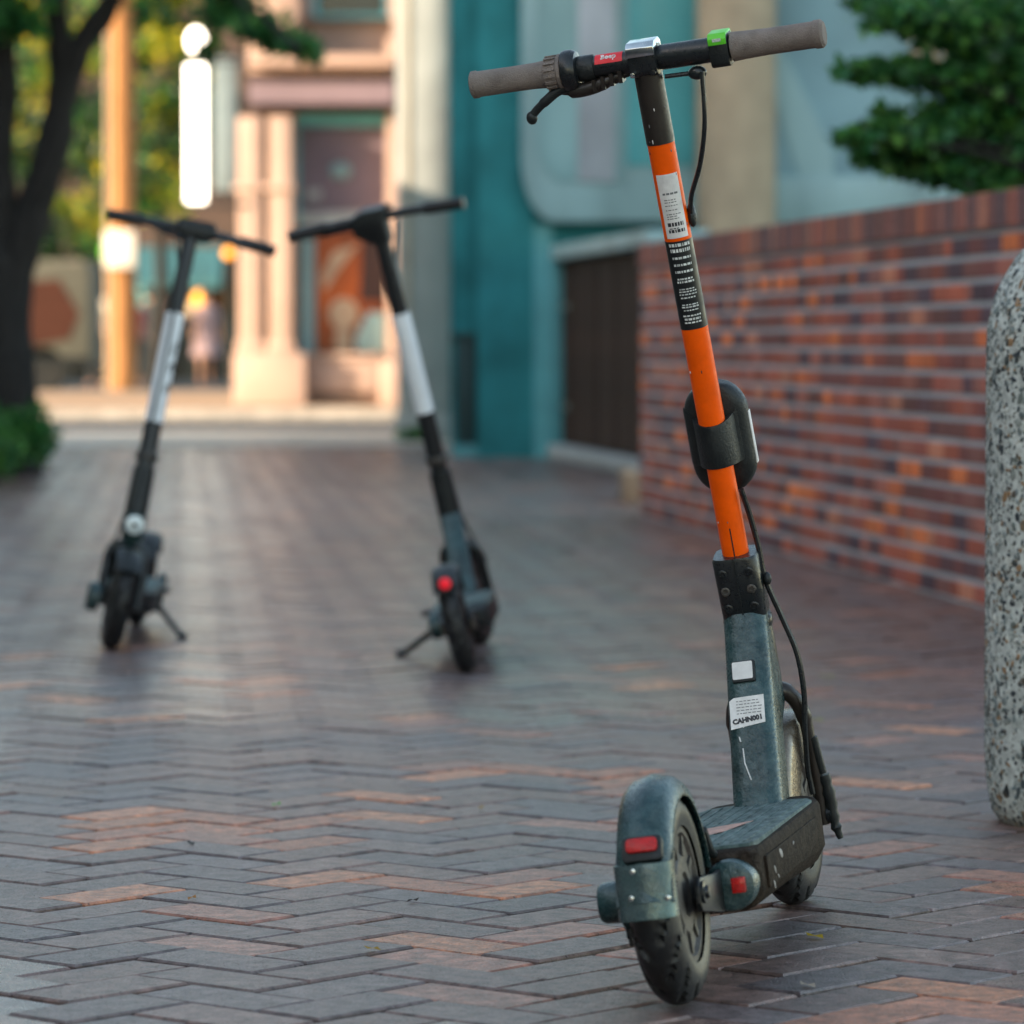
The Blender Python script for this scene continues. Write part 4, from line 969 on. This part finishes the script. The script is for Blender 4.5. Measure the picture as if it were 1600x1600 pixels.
# blade signs hung from the stone building's corner
def hanging(name, p0, p1, py0, py1, Y, m_, label, cat, arm_py, arm_to):
    r = empty(name, (X((p0 + p1) / 2, Y), Y, Zh(py0, Y)), label, cat); w2 = (X(p1, Y) - X(p0, Y)) / 2; h = Zh(py1, Y) - Zh(py0, Y)
    MB().box((-w2, -.04, 0), (w2, .04, h)).build('panel', m_, r, bevel=.01)
    bx_ = X(arm_to, Y) - X((p0 + p1) / 2, Y)
    for hz_ in (h + .03, -.03): MB().tube([(-w2 - .04, 0, hz_), (bx_, 0, hz_)], .018, 8).build('bracket', 'black_metal', r)
    return r
hanging('blade_sign', 293, 322, 316, 104, 43.7, 'glow_sign', 'tall narrow white blade sign glaring brightly left of the stone pilasters', 'sign', 90, 392)
hanging('street_banner', 336, 372, 300, 92, 44.05, 'banner_grey', 'grey-blue vertical banner between the white blade sign and the stone building', 'banner', 90, 392)
lg = empty('globe_lamp', (X(308, 43.7), 43.7, Zh(90, 43.7)), 'white globe lamp sitting on top of the tall white blade sign', 'lamp')
MB().ell((0, 0, .16), (.09, .09, .13), 20).build('globe', 'glow_sign', lg); MB().lathe([(.05, 0), (.04, .03), (.03, .06)], None, 16).build('base', 'black_metal', lg)

# ------------------------------------------------------------------ utility pole with a sign
uY = 57.5
up_ = empty('utility_pole', (X(190, uY), uY, 0.08), 'sunlit orange-brown wooden utility pole at the far kerb', 'pole')
MB().tube([(0, 0, 0), (0, 0, 4), (0, 0, 9)], [.215, .20, .18], 20).build('shaft', 'pole_wood', up_)
MB().tube([(-.16, -.17, 0), (-.15, -.16, 8)], .03, 8).build('conduit', 'tan_concrete', up_)
sg = empty('white_sign', (X(188, uY - .3), uY - .32, Zh(391, uY)), 'square white sign box with green side fixed to the wooden utility pole', 'sign')
MB().box((-.21, 0, -.25), (.21, .08, .25)).build('face', 'sign_white', sg, bevel=.02)
MB().box((-.25, .01, -.12), (-.212, .09, .06)).build('side_lamp', 'green_sticker', sg, bevel=.005)

# ------------------------------------------------------------------ dark storefront block beyond the cross street
rY = 82.0
rb_ = empty('storefront', (0, rY, 0), 'dark restaurant storefront with teal awnings far down the street', 'building')
def rx(px): return X(px, rY)
def rz(py): return Zh(py, rY)
m = MB(); m.box((rx(-500), .3, 0), (rx(40), 8, 9)); m.box((rx(40), .3, rz(440)), (rx(640), 8, 9)); m.box((rx(375), .3, 0), (rx(640), 8, rz(440))); m.build('wall', 'brown_brick', rb_, smooth=0)
for k in range(5):
    a_ = 45 + k * 66; w_ = MB().box((rx(a_), .5, 0), (rx(a_ + 62), .6, rz(440))).build('window', 'dark_glass', rb_, smooth=0)
    MB().box((rx(a_ + 62), .25, 0), (rx(a_ + 66), .5, rz(440))).build('mullion', 'black_metal', rb_, smooth=0)
for a_, b_ in ((214, 285), (292, 350)):
    aw = MB(); aw.prism([(-1.1, rz(452)), (-1.1, rz(437)), (.3, rz(385)), (.3, rz(440))], 'x', rx(a_), rx(b_)); aw.build('awning', 'teal_awning', rb_, smooth=0)
for px, py, s_, m_ in ((228, 472, .35, 'teal_trim'), (248, 490, .3, 'cloth_pink'), (302, 470, .3, 'tan_concrete'), (120, 470, .5, 'brown_cornice')):
    MB().box((rx(px) - s_, .42, rz(py) - s_ * .9), (rx(px) + s_, .46, rz(py) + s_ * .9)).build('menu_board', m_, rb_, bevel=.01)
for px, pY2 in ((150, 2), (470, 2), (250, 2), (350, 2)):
    w_ = MB().box((rx(px - 24), .25, 3.9), (rx(px + 24), .32, 5.6)).build('window', 'dark_glass', rb_, smooth=0)
# lamps along the storefront (warm bokeh)
for px, py, rr_ in ((325, 468, .16),):
    lo = empty('hanging_lamp', (rx(px), rY - 1.6, rz(py)), 'round warm amber lamp hanging under the storefront awning', 'lamp'); MB().ell((0, 0, 0), (rr_,) * 3, 16).build('globe', 'amber_lamp', lo)
    MB().tube([(0, 0, rr_), (0, 0, rr_ + .5)], .02, 6).build('stem', 'black_metal', lo)
# amber light seen under the left scooter's handlebar
lo = empty('amber_light', (X(358, 60), 60, Zh(396, 60)), 'small glowing amber street light just right of the left scooter handlebar', 'lamp'); MB().ell((0, 0, 0), (.075,) * 3, 16).build('globe', 'amber_lamp', lo)
MB().tube([(0, .02, -.07), (0, .05, -Zh(396, 60) + .0)], .02, 8).build('post', 'black_metal', lo)
# wide backdrop building further off
bb = empty('backdrop_building', (0, 120, 0), 'tall plain grey-brown building closing the far end of the street', 'building')
m = MB().box((-60, 0, 0), (60, 12, 16)).build('wall', 'dark_block', bb, smooth=0)
for k in range(22):
    for q in range(4):
        o = MB().box((-30 + k * 2.4, -.04, 1.2 + q * 3.4), (-28.7 + k * 2.4, .05, 3.2 + q * 3.4)).build('window', 'dark_glass', bb, smooth=0)

# ------------------------------------------------------------------ van
vY = 61.0
vn = empty('van', (X(-60, vY), vY, -.02), 'parked beige van with a dark brown graphic on its side behind the big tree', 'van')
vx0, vx1 = X(-330, vY) - X(-60, vY), X(142, vY) - X(-60, vY); vz0, vz1 = .42, Zh(404, vY)
MB().prism([(vx0, vz0), (vx1, vz0), (vx1, vz1 - .08), (vx1 - .12, vz1), (vx0 + .7, vz1), (vx0 + .15, vz0 + .75), (vx0, vz0 + .6)], 'y', 0, 1.7).build('body', 'van_beige', vn, bevel=.04)
MB().prism([(vx1 - 1.0, vz0 + .25), (vx1 - .30, vz0 + .38), (vx1 - .16, vz0 + .75), (vx1 - .45, vz0 + 1.25), (vx1 - 1.2, vz0 + 1.2), (vx1 - 1.1, vz0 + .7)], 'y', -.012, -.002).build('graphic', 'van_brown', vn, smooth=0)
for xx in (vx0 + .8, vx1 - .7):
    MB().lathe([(.0, -.1), (.33, -.1), (.36, -.06), (.36, .06), (.33, .1), (.0, .1)], Matrix.Translation((xx, .1, .36)) @ Matrix.Rotation(pi / 2, 4, 'X'), 24).build('wheel', 'rubber', vn)
MB().box((vx1 - 1.6, -.03, vz0), (vx1 + .03, .0, vz0 + .12)).build('bumper', 'black_plastic', vn, bevel=.01)

# ------------------------------------------------------------------ people
def person(px, py, Y, h, label, top, bottom, skirt, face):
    zf = -.02 if Y > 57 else .08
    root = empty('person', (X(px, Y), Y, zf), label, 'person'); root.rotation_euler = (0, 0, face)
    s = h / 1.7
    J = {'pel': (0, 0, .92), 'spn': (0, 0, 1.12), 'chs': (0, 0, 1.30), 'nck': (0, 0, 1.44), 'hd0': (0, -.01, 1.53), 'hd1': (0, -.01, 1.64),
         'hl': (-.09, 0, .88), 'kl': (-.10, -.04, .48), 'al': (-.10, .02, .08), 'tl': (-.11, -.13, .03),
         'hr': (.09, 0, .88), 'kr': (.10, .05, .48), 'ar': (.10, .12, .09), 'tr': (.11, -.02, .03),
         'sl': (-.18, 0, 1.37), 'el': (-.24, .02, 1.10), 'wl': (-.24, -.08, .87), 'fl': (-.24, -.11, .78),
         'sr': (.18, 0, 1.37), 'er': (.24, .02, 1.10), 'wr': (.23, -.10, .89), 'fr': (.23, -.13, .80)}
    Rr = {'pel': .13, 'spn': .115, 'chs': .14, 'nck': .055, 'hd0': .085, 'hd1': .085, 'hl': .09, 'kl': .06, 'al': .04, 'tl': .035, 'hr': .09, 'kr': .06, 'ar': .04, 'tr': .035,
          'sl': .06, 'el': .042, 'wl': .03, 'fl': .032, 'sr': .06, 'er': .042, 'wr': .03, 'fr': .032}
    E = [('pel', 'spn'), ('spn', 'chs'), ('chs', 'nck'), ('nck', 'hd0'), ('hd0', 'hd1'), ('pel', 'hl'), ('hl', 'kl'), ('kl', 'al'), ('al', 'tl'), ('pel', 'hr'), ('hr', 'kr'), ('kr', 'ar'), ('ar', 'tr'),
         ('chs', 'sl'), ('sl', 'el'), ('el', 'wl'), ('wl', 'fl'), ('chs', 'sr'), ('sr', 'er'), ('er', 'wr'), ('wr', 'fr')]
    K = list(J); me = bpy.data.meshes.new('b'); me.from_pydata([Vector(J[k]) * s for k in K], [(K.index(a), K.index(b)) for a, b in E], [])
    ob = bpy.data.objects.new('b', me); COL.objects.link(ob); sk = ob.modifiers.new('s', 'SKIN'); sv = me.skin_vertices[0].data
    for i, k in enumerate(K): sv[i].radius = (Rr[k] * s, Rr[k] * s * .85); sv[i].use_root = (k == 'pel')
    sb2 = ob.modifiers.new('u', 'SUBSURF'); sb2.levels = 1
    me2 = bpy.data.meshes.new_from_object(ob.evaluated_get(bpy.context.evaluated_depsgraph_get())); bpy.data.objects.remove(ob)
    me2.name = 'body'; me2.materials.clear(); me2.materials.append(M['skin']); me2.materials.append(M[bottom]); me2.shade_smooth()
    for p in me2.polygons:
        if not skirt and .1 * s < p.center.z < .95 * s and abs(p.center.x) < .2 * s: p.material_index = 1
    b = bpy.data.objects.new('body', me2); COL.objects.link(b); b.parent = root
    t = MB(); prof = [(.165, .88), (.150, 1.05), (.155, 1.15), (.185, 1.30), (.16, 1.40), (.07, 1.46)] if not skirt else [(.27, .52), (.22, .80), (.16, 1.04), (.17, 1.2), (.19, 1.32), (.155, 1.41), (.07, 1.46)]
    t.lathe([(r * s, z * s) for r, z in prof], Matrix.Scale(.72, 4, (0, 1, 0)), 20); t.build('top' if not skirt else 'dress', top, root)
    for sgn in (-1, 1): MB().tube([Vector((sgn * .15, 0, 1.37)) * s, Vector((sgn * .235, .02, 1.14)) * s], [.075 * s, .058 * s], 12).build('sleeve', top, root)
    MB().ell(Vector((0, .015, 1.63)) * s, (.098 * s, .108 * s, .115 * s), 14).build('hair', 'hair', root)
    MB().ell(Vector((0, -.095, 1.60)) * s, (.016 * s, .02 * s, .022 * s), 8).build('nose', 'skin', root)
person(322, 596, 74, 1.66, 'person in a pale pink knee-length dress walking past the dark storefront', 'cloth_pink', 'cloth_pink', True, .3)
person(152, 600, 70, 1.78, 'person in a white top and dark trousers just left of the wooden utility pole', 'cloth_white', 'cloth_dark', False, -.4)
person(233, 600, 76, 1.72, 'person in dark clothes standing under the teal awning', 'cloth_dark', 'cloth_dark', False, 2.6)
person(212, 598, 73, 1.60, 'person in a red top standing between the utility pole and the dark-clothed person', 'cloth_red', 'cloth_dark', False, .9)

# ------------------------------------------------------------------ vegetation
def leaves(mb, c, r, n, size, cols, flat=0.0, rnd=random):
    c = Vector(c)
    for _ in range(n):
        while True:
            p = Vector((rnd.uniform(-1, 1), rnd.uniform(-1, 1), rnd.uniform(-1, 1)))
            if p.length < 1: break
        p = p * (0.6 + .4 * rnd.random())
        q = c + Vector((p.x * r[0], p.y * r[1], p.z * r[2]))
        a = Vector((rnd.gauss(0, 1), rnd.gauss(0, 1), rnd.gauss(0, 1) * (1 - flat))).normalized()
        b = a.orthogonal().normalized(); b = Matrix.Rotation(rnd.uniform(0, 2 * pi), 3, a) @ b
        if flat: b.z *= (1 - flat); 
        s = size * rnd.uniform(.6, 1.3); bw = a.cross(b).normalized() * s * .32
        col = rnd.choice(cols); f = rnd.uniform(.75, 1.25); mb.tint = tuple(x * f for x in col)
        m_ = q + a * s * .45
        mb.add([q, m_ + bw, q + a * s, m_ - bw], [(0, 1, 2, 3)])
GD = [(.035, .15, .035), (.05, .19, .04), (.018, .075, .022), (.10, .27, .045), (.035, .16, .055)]
GY = [(.30, .32, .01), (.42, .38, .012), (.16, .28, .015), (.55, .42, .015), (.08, .18, .015)]
GX = [(.015, .055, .014), (.03, .09, .02), (.02, .05, .02)]
GM = [(.05, .18, .03), (.07, .22, .035), (.03, .12, .025)]
# left tree
tY = 23.5
lt = empty('street_tree', (X(8, tY), tY, 0), 'big dark tree with a forked trunk at the left edge, rising out of bushes', 'tree')
def tp(px, py, dy=0): p = at(px, py, tY + dy); return p - Vector((X(8, tY), tY, 0))
tr = MB(); 
tr.tube(curve_pts([tp(8, 745), tp(6, 640), tp(2, 520), tp(-8, 430), tp(-5, 320), tp(2, 200), tp(6, 60), tp(10, -120)], 4), [.225, .215, .205, .20, .195, .19, .185, .18] + [.165] * 6 + [.115] * 4 + [.085] * 5 + [.075] * 6, 18)
tr.tube(curve_pts([tp(0, 520), tp(22, 420), tp(50, 330), tp(82, 230), tp(104, 120), tp(134, 60), tp(168, 10), tp(200, -60)], 4), [.17, .16, .145, .135] + [.118] * 4 + [.10] * 6 + [.085] * 5 + [.07] * 5 + [.06] * 5, 14)
tr.tube(curve_pts([tp(104, 130), tp(97, 80), tp(88, 30), tp(80, -60)], 4), [.085] * 6 + [.065] * 7, 10)
tr.tube(curve_pts([tp(180, -20), tp(300, -40, -1), tp(400, 20, -1.5), tp(470, 75, -2)], 4), [.035] * 6 + [.018] * 7, 8)
for v_ in tr.v:
    d_ = noise.noise(v_ * 6) * .012; v_ += Vector((d_, d_, 0))
tr.build('trunk', 'bark', lt, smooth=60)
cr = MB()
for px, py, dy, rx_, rz_, n in ((30, -160, 0, 1.2, .5, 900), (250, -150, -.5, 1.1, .42, 1100), (440, -70, -1, .42, .17, 350), (365, 20, -1.2, .22, .10, 170), (405, 45, -1.5, .20, .09, 160), (445, 62, -1.6, .17, .065, 120),
                            (475, 76, -1.8, .11, .05, 70), (350, -30, -1.2, .3, .16, 260), (20, 40, -.3, .18, .12, 110), (10, 10, -.2, .25, .2, 200), (380, -150, 0, .9, .3, 500), (-200, -60, 0, 1.0, 1.0, 900), (330, 75, -1, .10, .04, 30), (230, 20, .6, .18, .08, 50)):
    leaves(cr, tp(px, py, dy), (rx_, rx_ * .8, rz_), n, .085, GD)
cr.build('crown', 'leaf', lt, smooth=0)
# bushes at the left
for k, (px, py, Y, rr_, hz) in enumerate(((-5, 690, 22.4, .30, .40), (32, 650, 24.6, .22, .36), (-60, 700, 21.6, .34, .45), (20, 640, 26.3, .26, .36))):
    b = empty('bush', (X(px, Y), Y, 0), ('low dark green bush at the foot of the left tree', 'rounded green bush on the walkway edge right of the tree foot', 'green bush cut by the left picture edge', 'small green bush behind the others at the tree foot')[k], 'bush', 'bushes under the left tree')
    m = MB()
    for q in range(9):
        a = q * 2.4; rr2 = rr_ * .55 * sqrt(random.random())
        leaves(m, (rr2 * cos(a), rr2 * sin(a), hz * random.uniform(.35, .75)), (rr_ * .55, rr_ * .55, hz * .42), 150, .06, GM + GD)
    m.build('foliage', 'leaf', b, smooth=0)
    s_ = MB()
    for q in range(6): a = q * 1.05; s_.tube([(0, 0, -.04), (rr_ * .5 * cos(a), rr_ * .5 * sin(a), hz * .6)], .008, 5)
    s_.build('stem', 'bark', b)
# right tree in the planter
rY_ = 13.6
rt_ = empty('planter_tree', (2.02, rY_, .3), 'dark green layered tree leaning over the brick wall at the top right', 'tree')
def rp(px, py, dy=0): return at(px, py, rY_ + dy) - Vector((2.02, rY_, .3))
tr = MB(); tr.tube(curve_pts([(0, 0, 0), (-.03, 0, .6), (.02, 0, 1.2), (0, .1, 2.2)], 5), [.07] * 5 + [.055] * 6 + [.04] * 5, 12)
PADS = [(1430, 20, -.2, .20, .05, 260), (1360, 5, .1, .10, .035, 90), (1500, 50, 0, .22, .07, 330), (1390, 35, -.1, .09, .025, 80), (1570, 20, .2, .22, .09, 420), (1545, 95, 0, .16, .06, 260),
        (1345, 112, -.2, .085, .022, 130), (1395, 110, -.1, .10, .035, 220), (1440, 118, 0, .12, .04, 280), (1500, 130, 0, .14, .05, 340), (1570, 140, .1, .16, .08, 420),
        (1340, 216, -.3, .075, .018, 110), (1385, 208, -.2, .09, .028, 200), (1430, 215, -.1, .13, .04, 320), (1390, 180, .1, .06, .02, 70), (1490, 190, 0, .15, .06, 380), (1560, 220, .1, .16, .08, 440),
        (1360, 250, -.1, .06, .022, 80), (1410, 258, 0, .09, .03, 180), (1470, 262, 0, .12, .045, 300), (1530, 280, 0, .12, .045, 320), (1590, 260, 0, .12, .06, 300), (1640, 150, 0, .2, .3, 600), (1650, -60, 0, .4, .25, 700), (1700, 60, .2, .35, .3, 600)]
for px, py, dy, a, b_, n in PADS:
    q = rp(px, py, dy)
    tr.tube(curve_pts([(0, 0, max(.5, q.z * .75)), Vector((q.x * .5, q.y * .5, q.z * .95)), q], 4), [.016] * 3 + [.010] * 3 + [.006] * 3, 5)
tr.build('trunk', 'bark', rt_)
cr = MB()
for px, py, dy, a, b_, n in PADS: leaves(cr, rp(px, py, dy), (a * 1.08, a * 1.4, b_ * 1.35), int(n * 1.7), .048, GD, .3)
cr.build('crown', 'leaf', rt_, smooth=0)
# sunlit trees far back at the left
TR = [(70, 64, 1.3, 4.2, 2.4, 'yellow-green sunlit tree directly behind the forked trunk'), (245, 68, .9, 4.9, 2.2, 'yellow-green sunlit tree between the utility pole and the white blade sign'), (-60, 72, 2.2, 5.0, 3.2, 'sunlit tree at the far left edge behind the van'), (150, 76, 1.8, 5.6, 3.2, 'green tree behind the wooden utility pole')]
for px, Y, r_, zc, hz, lab in TR:
    t = empty('far_tree', (X(px, Y), Y, 0), lab, 'tree', 'sunlit trees beyond the street')
    MB().tube([(0, 0, -.03), (.1, 0, 1.5), (0, .1, zc)], [.14, .11, .06], 10).build('trunk', 'bark', t)
    m = MB()
    for q in range(60):
        a = random.uniform(0, 2 * pi); rr2 = r_ * sqrt(random.random()); h = zc + random.uniform(-1, 1) * hz * .9
        leaves(m, (rr2 * cos(a), rr2 * sin(a), h), (.45, .45, .32), 60, .18, random.choice((GY, GX, GX, GM, GX, GY)), 0)
    m.build('crown', 'leaf', t, smooth=0)
# unseen tree added off to the left so its crown casts shade
for xx, Y, zc, r_, lab in ((-8.6, 34.6, 6.3, 1.5, 'unseen leafy tree added for its shade outside the left edge beside the low added annex'),):
    t = empty('shade_tree', (xx, Y, 0), lab, 'tree')
    MB().tube([(0, 0, -.03), (.1, 0, 2.5), (0, .1, zc)], [.2, .15, .08], 10).build('trunk', 'bark', t)
    m = MB()
    for q in range(30):
        v = Vector((random.gauss(0, 1), random.gauss(0, 1), random.gauss(0, 1))).normalized() * (random.random() ** .4)
        leaves(m, (v.x * r_, v.y * r_, zc + v.z * r_ * .75), (.55, .55, .4), 70, .16, GM, 0)
    m.build('crown', 'leaf', t, smooth=0)
# unseen building added along the left to keep the walkway in shade
lb = empty('shade_building', (0, 0, 0), 'unseen plain two-storey building added left of the walkway to shade it', 'building')
MB().box((-9.4, -22, -.05), (-7.2, 26.8, 6.6)).build('wall', 'dark_block', lb, smooth=0)  # wall of the unseen added building
MB().box((-9.3, 27.0, -.05), (-7.4, 29.8, 4.1)).build('shade_annex', 'dark_block', lb, smooth=0)  # lower block added to shade the foot of the pillar
for k in range(12):
    for q in range(2): MB().box((-7.2, -20 + k * 4, 1.0 + q * 3.0), (-7.14, -17.6 + k * 4, 2.8 + q * 3.0)).build('window', 'dark_glass', lb, smooth=0)  # windows of the unseen added building

# weeds and fallen leaves
wt = empty('weed_tuft', (X(650, 31.0), 31.2, 0), 'green weed tuft at the foot of the grey pillar', 'weed'); m = MB(); leaves(m, (0, 0, .05), (.17, .12, .06), 260, .06, GM + GD); m.build('foliage', 'leaf', wt, smooth=0)
FL = [((432, 1261), 'tiny bright green leaf scrap on the left-centre paving', (.1, .5, .05), .011), ((582, 1488), 'yellow-brown fallen leaf on the paving left of centre', (.45, .28, .03), .012), ((752, 1266), 'small tan fallen leaf on the paving in the middle', (.4, .26, .10), .012),
      ((1273, 1468), 'yellow fallen leaf just right of the rear wheel', (.6, .42, .03), .016), ((1262, 1545), 'pale dry leaf scrap near the bottom right of the rear wheel', (.5, .42, .33), .014), ((1274, 1128), 'yellow-green leaf beyond the front fork', (.42, .45, .08), .02),
      ((1292, 1060), 'thin yellow-green leaf on the paving beyond the cable', (.40, .40, .10), .02), ((300, 1408), 'orange leaf scrap on the left paving', (.5, .22, .04), .010), ((645, 1412), 'dark leaf scrap on the paving below centre', (.05, .03, .02), .010), ((298, 1322), 'dark pebble-like scrap on the orange bricks at left', (.04, .03, .025), .012)]
for (px, py), lab, c_, s_ in FL:
    p = gnd(px, py); m = MB(); m.tint = c_; a = random.uniform(0, pi)
    rot = Matrix.Translation((p.x, p.y, .002)) @ Matrix.Rotation(a, 4, 'Z'); m.m = I4
    V = [(-s_, 0, .001), (-s_ * .4, s_ * .45, .004), (s_ * .4, s_ * .4, .003), (s_, 0, .006), (s_ * .4, -s_ * .4, .002), (-s_ * .4, -s_ * .45, .005), (0, 0, .0035)]
    m.add(V, [(6, 0, 5), (6, 5, 4), (6, 4, 3), (6, 3, 2), (6, 2, 1), (6, 1, 0)])
    o = m.build('fallen_leaf', 'leaf', smooth=0); o.matrix_world = rot; tag(o, lab, 'leaf', 'leaves fallen on the paving')
